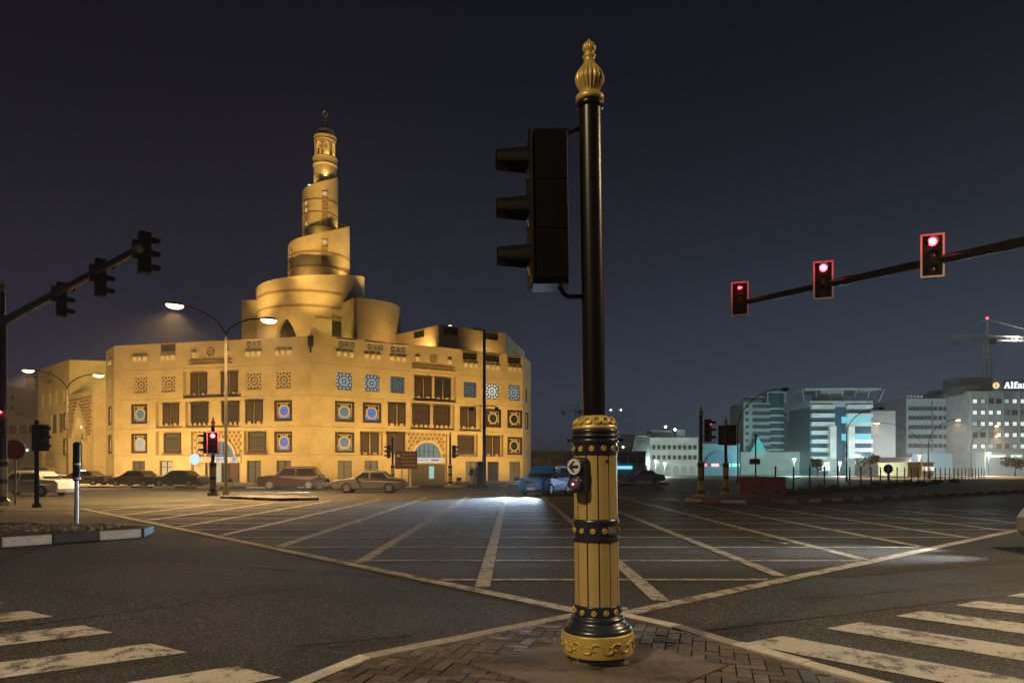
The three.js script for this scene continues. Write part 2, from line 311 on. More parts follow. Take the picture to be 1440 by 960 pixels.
// raised islands: soil with painted kerb stones
function island(name, label, pts, mats, stone, h, top) {
  const base = structure(name, [lieDown(ext(shp(pts.map(([x, z]) => [x, -z])), h - 0.03)).translate(0, 0.002, 0)], top, label);
  const cx = pts.reduce((s, p) => s + p[0], 0) / pts.length, cz = pts.reduce((s, p) => s + p[1], 0) / pts.length;
  let q = 0;
  for (let i = 0; i < pts.length; i++) {
    const a = pts[i], b = pts[(i + 1) % pts.length], l = Math.hypot(b[0] - a[0], b[1] - a[1]), n = Math.max(1, Math.round(l / stone));
    if (l > 70) continue;
    for (let k = 0; k < n; k++) {
      const t = (k + 0.5) / n, m = part('kerb_stone', [rbx(l / n - 0.015, h, 0.16, 0.025)], mats[q++ % mats.length], base, [a[0] + (b[0] - a[0]) * t, h / 2 + rr(-0.006, 0.004), a[1] + (b[1] - a[1]) * t]);
      m.rotation.y = -Math.atan2(b[1] - a[1], b[0] - a[0]);
    }
  }
  return base;
}
const medianLeft = island('median_island', 'gravel-topped island with black and white kerbs at left', [[-26, -13.0], [-10.2, -13.6], [-8.5, -15.6], [-8.8, -16.6], [-12, -17.3], [-30, -17.6]], [M.kerbWhite, M.kerbBlack], 1.0, 0.2, M.soil);
const medianMid = island('median_island', 'small dark kerbed island below the red signal', [[-15.6, -36.6], [-11.5, -33.5], [-9.8, -34.3], [-10.6, -36.2], [-14.6, -38.6]], [M.concrete, M.kerbBlack], 1.0, 0.15, M.slab);
const medianRight = island('median_island', 'planted island with kerbs along the post fence', [[8.4, -33], [9.6, -31.4], [13, -31.2], [37, -48.5], [82, -82], [150, -160], [100, -141], [60, -96], [12.5, -43.5]], [M.kerbWhite, std(0.3, 0.09, 0.06, 0.7, { map: mottle })], 1.0, 0.15, M.soil);
island('far_pavement', 'pale pavement along the foot of the minaret building', [[-110, -72], [-60, -62], [-24, -56], [-4, -60], [16, -70], [16, -110], [-30, -100], [-110, -130]], [M.kerbWhite, M.kerbBlack], 2.0, 0.14, M.concrete);
{ // loose gravel and scrub on the islands
  const gravel = (name, label, n, place, mat, sMin, sMax, lift) => {
    const g = keep([new THREE.DodecahedronGeometry(1, 0)]), im = new THREE.InstancedMesh(g, mat, n), o = new THREE.Object3D();
    for (let i = 0; i < n; i++) { const [x, z] = place(), s = rr(sMin, sMax); o.position.set(x, lift + s * 0.2, z); o.scale.set(s, s * rr(0.4, 0.8), s * rr(0.6, 1)); o.rotation.set(rnd() * 6, rnd() * 6, rnd() * 6); o.updateMatrix(); im.setMatrixAt(i, o.matrix); }
    im.name = numbered(name); im.userData = { kind: 'stuff', label, category: 'gravel' }; im.castShadow = im.receiveShadow = true; scene.add(im);
  };
  gravel('gravel', 'loose gravel and rubble on the left island', 2600, () => { const t = rnd(); return [-25 + 15.6 * t, -14.1 - 1.2 * t * t - rnd() * (2.9 - 1.6 * t)]; }, std(0.22, 0.18, 0.13, 0.9), 0.02, 0.09, 0.17);
  // low scrub
  const leaf = keep([new THREE.PlaneGeometry(0.16, 0.09)]), n = 5200, im = new THREE.InstancedMesh(leaf, std(0.07, 0.075, 0.03, 0.8, { side: THREE.DoubleSide }), n), o = new THREE.Object3D();
  const clumps = []; for (let k = 0; k < 46; k++) { const t = Math.pow(rnd(), 1.3) * 52; clumps.push([15.8 + 0.655 * t + rr(-0.6, 1.2), -40.2 - 0.755 * t + rr(0, 2.2), rr(0.35, 0.8), rr(0.18, 0.5)]); }
  for (let i = 0; i < n; i++) { const c = clumps[i % 46], a = rnd() * 6.3, r = c[2] * Math.sqrt(rnd()); o.position.set(c[0] + r * Math.cos(a), 0.14 + c[3] * rnd() * (1 - 0.6 * r / c[2]), c[1] + r * Math.sin(a)); o.rotation.set(rnd() * 6, rnd() * 6, rnd() * 6); o.scale.setScalar(rr(0.6, 1.5)); o.updateMatrix(); im.setMatrixAt(i, o.matrix); }
  im.name = 'ground_cover'; im.userData = { kind: 'stuff', label: 'low scrubby ground cover along the post fence', category: 'scrub' }; im.castShadow = im.receiveShadow = true; scene.add(im);
}

// ---------------------------------------------------------------- the spiral minaret building
// a wall plane: from a to b as seen from outside, u metres along, v up, out metres proud
function plane(a, b) {
  const dx = b[0] - a[0], dz = b[1] - a[1], L = Math.hypot(dx, dz), t = [dx / L, dz / L];
  return { a, b, L, turn: -Math.atan2(dz, dx), at: (u, v, out = 0) => [a[0] + t[0] * u - t[1] * out, v, a[1] + t[1] * u + t[0] * out] };
}
// closed wall following an angle: radius, bottom and top are functions of the angle; x = -R cos, z = R sin
function wallStrip(R, yb, yt, a0, a1, step, thick, cap = true) {
  const n = Math.max(2, Math.ceil((a1 - a0) / step)), pos = [], idx = [];
  for (let i = 0; i <= n; i++) {
    const a = a0 + (a1 - a0) * i / n, r = R(a), q = r - thick, c = -Math.cos(a), s = Math.sin(a), b = yb(a), t = Math.max(yt(a), b + 0.01);
    pos.push(c * r, b, s * r, c * r, t, s * r, c * q, t, s * q, c * q, b, s * q);
  }
  for (let i = 0; i < n; i++) for (let k = 0; k < 4; k++) { const p = i * 4 + k, p2 = i * 4 + (k + 1) % 4; idx.push(p, p + 4, p2, p2, p + 4, p2 + 4); }
  if (cap) { idx.push(0, 1, 2, 0, 2, 3); const e = n * 4; idx.push(e, e + 2, e + 1, e, e + 3, e + 2); }
  const g = new THREE.BufferGeometry(); g.setAttribute('position', new THREE.Float32BufferAttribute(pos, 3)); g.setIndex(idx);
  // flat faces across the section, smooth along the curve
  const h = g.toNonIndexed(); h.computeVertexNormals();
  const P = h.attributes.position, Nn = h.attributes.normal, body = n * 4 * 6;
  for (let i = 0; i < body; i++) { const ny = Nn.getY(i); if (Math.abs(ny) > 0.55) continue; const k = Math.floor(i / 6) % 4, x = P.getX(i), z = P.getZ(i), l = Math.hypot(x, z) || 1, sg = k === 0 ? 1 : k === 2 ? -1 : 0; if (sg) Nn.setXYZ(i, sg * x / l, 0, sg * z / l); }
  return h;
}
const STAR = (() => { // pierced star screen, 1 x 1, drawn once
  const s = shp(rect(-0.5, -0.5, 0.5, 0.5)), n = 12;
  const petal = (a, r0, r1, w) => { const c = Math.cos(a), d = Math.sin(a), q = (r, o) => [c * r - d * o, d * r + c * o]; return hole([q(r0, 0), q((r0 + r1) / 2, w), q(r1, w * 0.5), q(r1, -w * 0.5), q((r0 + r1) / 2, -w)]); };
  for (let k = 0; k < n; k++) { const a = (k + 0.5) / n * 2 * PI; s.holes.push(petal(a, 0.11, 0.32, 0.05)); }
  for (let k = 0; k < n; k++) { const a = k / n * 2 * PI, m = 0.46 / Math.max(Math.abs(Math.cos(a)), Math.abs(Math.sin(a))); s.holes.push(petal(a, 0.345, Math.min(m, 0.485), 0.09)); }
  const oct = []; for (let k = 0; k < 8; k++) oct.push([0.075 * Math.cos(k * PI / 4), 0.075 * Math.sin(k * PI / 4)]); s.holes.push(hole(oct));
  for (const sx of [-1, 1]) for (const sy of [-1, 1]) { s.holes.push(hole([[sx * 0.3, sy * 0.46], [sx * 0.46, sy * 0.46], [sx * 0.46, sy * 0.3], [sx * 0.38, sy * 0.38]])); }
  return s;
})();
const starScreen = keep([ext(STAR, 0.05, -0.025).scale(1.9, 1.9, 1)]);
const starScreenSmall = keep([ext(STAR, 0.05, -0.025).scale(0.8, 0.8, 1)]);
const frameGeo = (w, h, b, d) => { const s = shp(rect(-w / 2, -h / 2, w / 2, h / 2)); s.holes.push(hole(rect(-w / 2 + b, -h / 2 + b, w / 2 - b, h / 2 - b))); return ext(s, d); };
const G = {
  starBack: keep([bx(1.9, 1.9, 0.03)]),
  ornFrame: keep([frameGeo(2.2, 2.3, 0.24, 0.16)]),
  ornRing: keep((() => { // pale ring with eight corner lobes
    const out = [], p = [], h = []; for (let k = 0; k < 24; k++) { const a = k / 24 * 2 * PI; p.push([0.68 * Math.cos(a), 0.7 * Math.sin(a)]); h.push([0.52 * Math.cos(a), 0.54 * Math.sin(a)]); }
    const sh = shp(p); sh.holes.push(hole(h)); out.push(ext(sh, 0.06));
    for (let k = 0; k < 8; k++) { const a = (k + 0.5) / 8 * 2 * PI, f = frameGeo(0.3, 0.3, 0.06, 0.05); out.push(f.rotateZ(a).translate(0.78 * Math.cos(a), 0.8 * Math.sin(a), 0.004 * (k % 2))); }
    out.push(bx(1.7, 0.05, 0.04, 0, 0.86, 0.02), bx(1.7, 0.05, 0.04, 0, -0.86, 0.02), bx(0.05, 1.66, 0.036, -0.83, 0, 0.02), bx(0.05, 1.66, 0.036, 0.83, 0, 0.02));
    return out;
  })()),
  ornPane: keep([bx(1.72, 1.82, 0.02)]), ornDisc: keep([new THREE.CylinderGeometry(0.56, 0.56, 0.03, 32).rotateX(PI / 2)]), ornFoot: keep([bx(1.5, 0.5, 0.02)]),
  leafFrame: keep([frameGeo(0.98, 2.2, 0.12, 0.14)]),
  leafPanel: keep([bx(0.74, 1.96, 0.05), ...[0, 1, 2, 3, 4, 5, 6].map((k) => bx(0.74, 0.03, 0.05, 0, -0.9 + k * 0.3, 0.02)), ...[-0.24, 0, 0.24].map((x) => bx(0.03, 1.96, 0.045, x, 0, 0.022))]),
  hood: keep([bx(1.08, 0.1, 0.3)]),
  corbel: keep([ext(shp([[0, 0], [0.3, 0], [0.3, -0.1], [0.1, -0.34], [0, -0.34]]), 0.12, -0.06).rotateY(-PI / 2)]),
  bayFrame: keep([frameGeo(2.2, 2.2, 0.16, 0.22)]),
  bayGrille: keep([...[0, 1, 2, 3, 4, 5, 6, 7].map((k) => bx(0.05, 1.5, 0.04, -0.7 + k * 0.2, -0.05, 0)), bx(1.6, 0.06, 0.05, 0, 0.42, 0.01), bx(1.6, 0.06, 0.05, 0, -0.5, 0.01)]),
  bayPanel: keep([bx(1.86, 1.86, 0.04)]),
  bayHood: keep([bx(2.36, 0.12, 0.4)]), bayFoot: keep([bx(2.36, 0.12, 0.36)]),
  niche: keep([rbx(0.44, 0.46, 0.2, 0.03)]), nicheHood: keep([bx(0.54, 0.07, 0.3)]),
  grille: keep([frameGeo(2.0, 0.86, 0.07, 0.1), frameGeo(0.7, 0.86, 0.05, 0.08), ...[-1, 1].flatMap((s) => [bar([s * 0.35, -0.4, 0.04], [s * 0.97, 0.4, 0.04], 0.025, 0.025, 5), bar([s * 0.35, 0.4, 0.05], [s * 0.97, -0.4, 0.05], 0.025, 0.025, 5)]), new THREE.TorusGeometry(0.24, 0.035, 6, 16).translate(0, 0, 0.05)]),
  grilleBack: keep([bx(1.9, 0.78, 0.02)]), grilleCap: keep([bx(2.3, 0.1, 0.34)]),
  doorPane: keep([bx(1.6, 2.46, 0.03)]), doorFrame: keep([frameGeo(1.8, 2.56, 0.1, 0.12), bx(0.06, 2.4, 0.1, 0, 0, 0.06), bx(1.6, 0.06, 0.1, 0, 0.55, 0.06)]),
};
function put(b, name, w, u, v, out) { return sub(name, b, w.at(u, v, out), w.turn); }
const winKind = {
  star(b, w, u, v, lit) { const g = put(b, 'star_window', w, u, v, -0.2); part('lattice_screen', starScreen, lit ? M.woodPale : M.stucco, g, [0, 0, 0.08]); part('pane', G.starBack, lit || M.dark, g, [0, 0, -0.14]); },
  ornate(b, w, u, v, lit) { const g = put(b, 'ornate_window', w, u, v, -0.24); part('frame', G.ornFrame, M.wood, g, [0, 0, 0.1]); part('ornament', G.ornRing, M.trim, g, [0, 0, 0.05]); part('backing', G.ornPane, M.dark, g, [0, 0, -0.02]); part('pane', G.ornDisc, lit, g, [0, 0, 0.0]); part('lower_pane', G.ornFoot, lit, g, [0, -0.62, -0.006]); },
  double(b, w, u, v, lit, out = 0) { const g = put(b, 'shuttered_window', w, u, v, out); for (const s of [-1, 1]) { part('frame', G.leafFrame, M.wood, g, [s * 0.58, 0, 0.02]); part('shutter', G.leafPanel, lit || M.woodPale, g, [s * 0.58, 0, 0.06]); part('hood', G.hood, M.wood, g, [s * 0.58, 1.12, 0.14]); for (const e of [-0.36, 0.36]) part('corbel', G.corbel, M.wood, g, [s * 0.58 + e, -1.06, 0.002]); } },
  bay(b, w, u, v, lit, out = 0) { const g = put(b, 'bay_window', w, u, v, out); part('frame', G.bayFrame, M.wood, g, [0, 0, 0.02]); part('pane', G.bayPanel, lit || M.woodPale, g, [0, 0, 0.06]); part('grille', G.bayGrille, M.wood, g, [0, 0, 0.12]); part('hood', G.bayHood, M.wood, g, [0, 1.14, 0.19]); for (const e of [-0.9, -0.3, 0.3, 0.9]) part('corbel', G.corbel, M.wood, g, [e, -1.09, 0.002]); },
  deep(b, w, u, v, lit, out = 0) { const g = put(b, 'bay_window', w, u, v, out); part('frame', G.bayFrame, M.woodPale, g, [0, 0, 0.01]); part('pane', G.bayPanel, lit || M.glass, g, [0, 0, 0.04]); part('grille', G.bayGrille, M.wood, g, [0, 0, 0.1]); part('sill', G.bayFoot, M.wood, g, [0, -1.2, 0.18]); },
  niches(b, w, u, v) { for (const e of [-0.72, 0, 0.72]) { const g = put(b, 'beam_end', w, u + e, v, 0); part('block', G.niche, M.pale, g, [0, 0, 0.08]); part('hood', G.nicheHood, M.band, g, [0, 0.28, 0.13]); } },
  grille(b, w, u, v, mat) { const g = put(b, 'parapet_grille', w, u, v, 0); part('fretwork', G.grille, mat || M.wood, g, [0, 0, -0.1]); part('backing', G.grilleBack, mat ? M.winDim : M.dark, g, [0, 0, -0.16]); part('cap', G.grilleCap, mat ? M.trim : M.band, g, [0, 0.49, -0.05]); },
  door(b, w, u, v, lit) { const g = put(b, 'doorway', w, u, 1.28, -0.3); part('frame', G.doorFrame, M.woodPale, g, [0, 0, 0.02]); part('pane', G.doorPane, lit || M.glass, g, [0, 0, 0]); },
};
const TOP = 16.1, BANDS = [[0, 3.16], [3.19, 6.26], [6.29, 9.66], [9.69, 13.12], [13.15, TOP]];
function facade(b, w, openings, topAt = TOP) { // storey-high wall panels with real openings, on a backing wall
  BANDS.forEach(([v0, v1], k) => {
    if (k === 4) v1 = topAt;
    const s = shp(rect(0, v0, w.L, v1));
    for (const [u0, a, u1, c] of openings) { const y0 = Math.max(a, v0), y1 = Math.min(c, v1); if (y1 - y0 > 0.2 && Math.min(u1, w.L) > Math.max(0, u0)) s.holes.push(hole(rect(Math.max(u0, 0.02), Math.max(y0, v0 + 0.012), Math.min(u1, w.L - 0.02), Math.min(y1, v1 - 0.012)))); }
    part('wall', [ext(s, 0.5, -0.5)], M.stucco, b, w.at(0, 0, 0), w.turn);
  });
  part('wall_backing', [bx(w.L, topAt - 0.3, 0.3, w.L / 2, (topAt - 0.3) / 2, -0.655)], M.stucco, b, w.at(0, 0, 0), w.turn);
}
const sq = (u, v, w, h) => [u - w / 2, v - h / 2, u + w / 2, v + h / 2];
function archPts(cx, y0, r, k, n = 14) { const p = []; for (let i = 0; i <= n; i++) { const a = PI * i / n; p.push([cx + r * Math.cos(a), y0 + r * Math.sin(a) * k]); } return p; }
function shopPortal(b, w, u0, u1, variant) { // tiled screen with round arch, sign boards and shop front, in its own recess
  const g = put(b, 'arched_portal', w, u0, 0, -0.5), W = u1 - u0, c = W / 2 + (variant ? 0 : 0.35), r = 1.75, y0 = 2.95;
  const s = shp(rect(0, 3.0, W, 5.85)); s.holes.push(hole([[c + r, 3.0], ...archPts(c, 3.02, r, 1)].slice(1)));
  part('screen', [ext(s, 0.1, 0.02)], M.stucco, g);
  const boss = []; for (let j = 0; j < 7; j++) for (let i = 0; i < Math.floor(W / 0.56); i++) { const x = 0.3 + i * 0.56 + (j % 2 ? 0.28 : 0), y = 3.2 + j * 0.42; if (x > W - 0.2 || Math.hypot(x - c, y - 3.02) < r + 0.42) continue; boss.push(new THREE.CylinderGeometry(0.05, 0.27, 0.16, 6).rotateX(PI / 2).scale(1, 0.9, 1).translate(x, y, 0.19)); }
  part('tile_bosses', boss, M.tile, g);
  const ringS = shp(archPts(c, 3.02, r + 0.32, 1).concat([...archPts(c, 3.02, r, 1)].reverse()));
  part('arch', [ext(ringS, 0.3, 0.06)], M.trim, g);
  part('fanlight', [ext(shp(archPts(c, 3.02, r, 1)), 0.03, 0.03)], variant ? M.winTeal : M.winTeal, g);
  part('glazing_bars', [-0.9, -0.3, 0.3, 0.9].map((e) => bx(0.06, 1.5, 0.06, c + e, 3.75, 0.1)).concat([bx(3.2, 0.06, 0.06, c, 3.72, 0.11)]), M.dark, g);
  const board = part('sign_board', [bx(W - 0.4, 0.62, 0.16, W / 2, 2.66, 0.35)], variant ? std(0.5, 0.52, 0.56, 0.5) : std(0.62, 0.5, 0.3, 0.5), g);
  if (!variant) {
    part('round_sign', [new THREE.CylinderGeometry(0.62, 0.62, 0.16, 32).rotateX(PI / 2).translate(0.55, 2.72, 0.55)], glow(0.45, 0.75, 0.9, 1.1), g);
    part('sign_lettering', [0, 1, 2, 3, 4, 5, 6].map((k) => bx(k % 3 ? 0.1 : 0.2, 0.14 + 0.1 * (k % 2), 0.04, 1.5 + k * 0.22, 2.68, 0.45)), glow(0.75, 0.5, 0.8, 0.7), g);
    part('sign_panel', [bx(1.7, 0.56, 0.06, 3.95, 2.68, 0.46)], glow(0.55, 0.65, 0.8, 0.9), g);
    part('sign_panel', [bx(0.9, 0.56, 0.06, 5.5, 2.68, 0.46)], glow(0.5, 0.55, 0.75, 0.9), g);
    part('sign_lettering', [new THREE.TorusGeometry(0.16, 0.04, 6, 14).translate(3.5, 2.68, 0.5), bx(0.3, 0.05, 0.03, 3.9, 2.76, 0.5), bx(0.36, 0.05, 0.03, 3.9, 2.62, 0.5), bx(0.08, 0.3, 0.03, 4.3, 2.68, 0.5), bx(0.08, 0.4, 0.03, 5.5, 2.68, 0.5), bx(0.3, 0.07, 0.03, 5.7, 2.8, 0.5), bx(0.3, 0.07, 0.03, 5.7, 2.6, 0.5)], std(0.04, 0.06, 0.16), g);
    for (const [x, ww, m] of [[1.1, 0.9, M.stucco], [2.35, 0.5, glow(0.5, 0.6, 0.5, 0.5)], [3.2, 1.0, glow(0.75, 0.72, 0.5, 0.55)], [4.3, 0.8, M.glass], [5.3, 1.0, std(0.09, 0.04, 0.03)]]) part('shopfront', [bx(ww, 2.2, 0.08, x, 1.12, 0.1)], m, g);
    part('shopfront_posts', [1.75, 2.65, 3.8, 4.8, 5.9].map((x) => bx(0.09, 2.3, 0.14, x, 1.15, 0.14)), M.wood, g);
  } else {
    part('sign_panel', [bx(0.55, 0.5, 0.06, 0.6, 2.68, 0.46)], glow(0.9, 0.6, 0.45, 0.6), g);
    part('sign_panel', [bx(1.6, 0.5, 0.06, 1.75, 2.68, 0.46)], glow(0.6, 0.7, 0.8, 0.75), g);
    part('sign_panel', [bx(1.5, 0.5, 0.06, 3.5, 2.68, 0.46)], glow(0.55, 0.65, 0.85, 0.75), g);
    part('sign_lettering', [0, 1, 2, 3, 4].map((k) => bx(k % 2 ? 0.12 : 0.2, 0.12, 0.03, 1.15 + k * 0.3, 2.66, 0.5)).concat([bx(1.0, 0.14, 0.03, 3.5, 2.68, 0.5)]), std(0.03, 0.05, 0.2), g);
    part('shopfront', [bx(W - 0.3, 2.2, 0.08, W / 2, 1.12, 0.1)], std(0.06, 0.04, 0.025, 0.5), g);
    part('lit_case', [bx(0.62, 1.5, 0.1, 3.15, 1.2, 0.22)], glow(0.25, 0.62, 0.58, 0.75), g);
  }
}
const minaret = thing('minaret_building', 'floodlit golden building with a tall spiral minaret and carved windows', 'building', [0, 0, 0]);
{
  const b = minaret;
  const LA = [-46.9, -80.4], LC = [-21.93, -74.4], RC = [1.38, -88.4];
  const wl = plane(LA, LC), wr = plane(LC, RC), wcl = plane([-50.3, -84.5], LA), wcr = plane(RC, [2.6, -94]);
  const y4 = 11.4, y3 = 8.02, y2 = 4.6, yn = 14.42, yg = 15.55;
  // left wing: opening list first, then the units in them
  const recL = [[5.75, 6.33, 9.35, 9.35], [9.72, 6.33, 16.95, 9.35], [9.4, 9.72, 17.0, 12.85], [5.75, 3.22, 9.5, 5.95], [17.35, 3.22, 20.6, 5.9]];
  const starL = [3.66, 7.45, 18.62, 22.29], ornL3 = [3.5, 22.29], ornL2 = [3.5, 22.29], doorL = [3.4, 7.16, 18.62, 22.35];
  facade(b, wl, [...recL, ...starL.map((u) => sq(u, y4, 1.9, 1.9)), ...ornL3.map((u) => sq(u, y3, 2.2, 2.3)), ...ornL2.map((u) => sq(u, y2 - 0.02, 2.2, 2.3)), ...doorL.map((u) => [u - 0.9, -0.1, u + 0.9, 2.55]), [10.5, -0.1, 17.1, 5.88], ...[7.45, 18.66].map((u) => sq(u, yg, 2.0, 0.86))]);
  starL.forEach((u) => winKind.star(b, wl, u, y4));
  winKind.double(b, wl, 11.2, y4, null, -0.5); winKind.double(b, wl, 15.2, y4, null, -0.5);
  winKind.ornate(b, wl, 3.5, y3, M.winTeal); winKind.double(b, wl, 7.45, y3, null, -0.5); winKind.bay(b, wl, 11.33, y3, M.glass, -0.5); winKind.bay(b, wl, 15.36, y3, M.glass, -0.5); winKind.double(b, wl, 18.7, y3); winKind.ornate(b, wl, 22.29, y3, M.winBlue);
  winKind.ornate(b, wl, 3.5, y2 - 0.02, M.winCool); winKind.deep(b, wl, 7.68, y2 + 0.05, M.winDim, -0.5); winKind.deep(b, wl, 18.75, y2 + 0.05, M.winDim, -0.5); winKind.ornate(b, wl, 22.29, y2 - 0.02, M.winBlue);
  doorL.forEach((u, k) => winKind.door(b, wl, u, 0, [M.winDim, M.winWarm, M.winDim, M.winDim][k]));
  shopPortal(b, wl, 10.5, 17.1, 0);
  [3.66, 7.49, 18.62, 22.34].forEach((u) => winKind.niches(b, wl, u, yn));
  winKind.grille(b, wl, 7.45, yg); winKind.grille(b, wl, 18.66, yg, M.trim);
  // right wing
  const recR = [[12.0, 9.72, 17.6, 13.0], [11.6, 6.33, 17.4, 9.5], [18.0, 6.33, 21.1, 9.4], [17.7, 3.22, 20.6, 5.95], [21.6, 3.22, 24.3, 5.95], [5.5, 3.22, 8.2, 5.95]];
  const starR = [3.7, 6.92, 10.02, 19.53, 22.71, 25.9], ornR3 = [3.75, 6.93, 22.86, 26.0], ornR2 = [3.75, 26.0], doorR = [3.74, 6.84, 19.7, 22.8, 26.0];
  facade(b, wr, [...recR, ...starR.map((u) => sq(u, y4, 1.76, 1.9)), ...ornR3.map((u) => sq(u, y3, 2.0, 2.3)), ...ornR2.map((u) => sq(u, y2 - 0.02, 2.0, 2.3)), ...doorR.map((u) => [u - 0.8, -0.1, u + 0.8, 2.55]), [11.3, -0.1, 16.4, 5.88], ...[3.99, 7.3, 10.11, 19.48, 22.7, 25.9].map((u) => sq(u, yg, 1.9, 0.86))], 16.3);
  starR.forEach((u, k) => winKind.star(b, wr, u, y4, [M.winCool, M.winCool, M.winTeal, M.winTeal, M.winWhite, M.winCool][k]));
  winKind.double(b, wr, 13.43, y4, null, -0.5); winKind.double(b, wr, 16.0, y4, M.glass, -0.5);
  ornR3.forEach((u, k) => winKind.ornate(b, wr, u, y3, [M.winTeal, M.winBlue, M.glass, M.glass][k]));
  winKind.double(b, wr, 9.89, y3); winKind.bay(b, wr, 13.16, y3, null, -0.5); winKind.bay(b, wr, 15.85, y3, null, -0.5); winKind.double(b, wr, 19.48, y3, null, -0.5);
  ornR2.forEach((u, k) => winKind.ornate(b, wr, u, y2 - 0.02, [M.winTeal, M.glass][k]));
  winKind.double(b, wr, 6.8, y2, null, -0.5); winKind.bay(b, wr, 9.76, y2); winKind.deep(b, wr, 19.15, y2 + 0.05, M.woodPale, -0.5); winKind.double(b, wr, 22.95, y2, null, -0.5);
  doorR.forEach((u, k) => winKind.door(b, wr, u, 0, [M.winDim, M.winDim, M.winDim, M.glass, M.winDim][k]));
  shopPortal(b, wr, 11.3, 16.4, 1);
  [3.75, 6.95, 10.05, 19.58, 22.7, 25.95].forEach((u) => winKind.niches(b, wr, u, yn));
  [3.99, 7.3, 10.11].forEach((u) => winKind.grille(b, wr, u, yg, M.trim)); [19.48, 22.7, 25.9].forEach((u) => winKind.grille(b, wr, u, yg));
  // cut corners
  facade(b, wcl, [sq(2.7, y4, 1.9, 1.9), sq(2.7, y3, 2.2, 2.3), sq(2.7, y2 - 0.02, 2.2, 2.3)]);
  winKind.star(b, wcl, 2.7, y4); winKind.ornate(b, wcl, 2.7, y3, M.winTeal); winKind.ornate(b, wcl, 2.7, y2 - 0.02, M.winCool); winKind.niches(b, wcl, 2.7, yn);
  facade(b, wcr, [sq(2.8, y4, 1.9, 1.9), sq(2.8, y3, 2.2, 2.3)], 16.3);
  winKind.star(b, wcr, 2.8, y4, M.winTeal); winKind.ornate(b, wcr, 2.8, y3, M.glass);
  // carved inscriptions and medallions over the two portals
  for (const [w, u] of [[wl, 13.1], [wr, 14.6]]) {
    const g = put(b, 'inscription', w, u, 13.85, 0), bits = []; for (let k = 0; k < 26; k++) { const x = -2.6 + k * 0.2; bits.push(bx(rr(0.1, 0.24), rr(0.05, 0.09), 0.06, x, 0.28 + rr(-0.05, 0.05), 0.03), bx(rr(0.12, 0.19), rr(0.1, 0.17), 0.08, x, -0.14 + rr(-0.03, 0.03), 0.04)); if (k % 3 === 0) bits.push(bx(0.05, 0.24, 0.056, x, 0.36, 0.028)); }
    part('lettering', bits, M.band, g); part('ledge', [bx(5.7, 0.06, 0.12, 0, 0.05, 0.06), bx(5.7, 0.07, 0.16, 0, -0.35, 0.08)], M.band, g);
    part('medallion', [new THREE.TorusGeometry(0.45, 0.07, 8, 28).translate(0, 0.98, 0.04), new THREE.TorusGeometry(0.22, 0.05, 6, 18).translate(0, 0.98, 0.04), bar([0, 0.8, 0.05], [0.12, 1.2, 0.05], 0.03)], M.band, g);
    for (const e of [-2.1, 2.1]) { const q = put(b, 'beam_end', w, u + e, yn + 0.2, 0); part('block', G.niche, M.pale, q, [0, 0, 0.08]); part('hood', G.nicheHood, M.band, q, [0, 0.28, 0.13]); }
  }
  { const g = sub('spout', b, [LC[0], 14.0, LC[1] + 0.02]); part('bracket', [bx(0.16, 1.7, 0.2, 0, 1.1, 0.12), bx(0.6, 0.9, 0.16, 0, 1.6, 0.1), bx(0.1, 1.2, 0.26, -0.2, 1.5, 0.16), bx(0.1, 1.2, 0.26, 0.2, 1.5, 0.16)], M.dark, g); }
  // roof deck and back of the block
  part('roof_deck', [lieDown(ext(shp([[-49.6, 85], [-46.4, 81.4], [-22, 75.5], [0.6, 89.1], [1.8, 94], [-4, 116], [-40, 120]]), 0.3)).translate(0, 15.0, 0)], M.stucco, b);
  part('back_wall', [lieDown(ext(shp([[1.9, 95.2], [-4, 116], [-40, 120], [-49.9, 86], [-49.4, 86], [-39.5, 119.4], [-4.5, 115.4], [1.4, 95.2]]), 15.9))], M.stucco, b);
  // upper storey set back over the right wing
  const U = [[-9.2, -86], [-0.9, -91.4], [2, -106], [-14, -112], [-19.5, -96.3]];
  const wu = plane(U[0], U[1]), wul = plane(U[4], U[0]);
  part('upper_storey', [lieDown(ext(shp(U.map(([x, z]) => [x, -z])), 5.2)).translate(0, 14.6, 0)], M.stucco, b);
  for (const [w, u] of [[wu, 1.6], [wu, 7.6], [wul, 10.6]]) { const g = put(b, 'parapet_grille', w, u, 19.1, 0.1); part('fretwork', G.grille, M.wood, g, [0, 0, 0]); part('backing', G.grilleBack, M.dark, g, [0, 0, -0.02]); part('cap', G.grilleCap, M.band, g, [0, 0.49, 0]); }
  // the spiral: one wall that winds inwards and climbs
  const C = [-26.2, -95], keys = [[-1.294, 10.9, 23.3], [-1, 10.6, 24.1], [-0.5, 10.0, 24.9], [0, 9.15, 25.7], [0.5, 7.7, 26.4], [1, 5.65, 28.3], [1.5, 5.2, 30.1], [2, 4.85, 31.9], [2.5, 4.25, 32.9], [3, 3.55, 35.4], [3.5, 3.2, 37.5], [4, 2.97, 39.5], [4.5, 2.45, 40.5], [5, 1.95, 42.2], [5.6, 1.75, 43.2]];
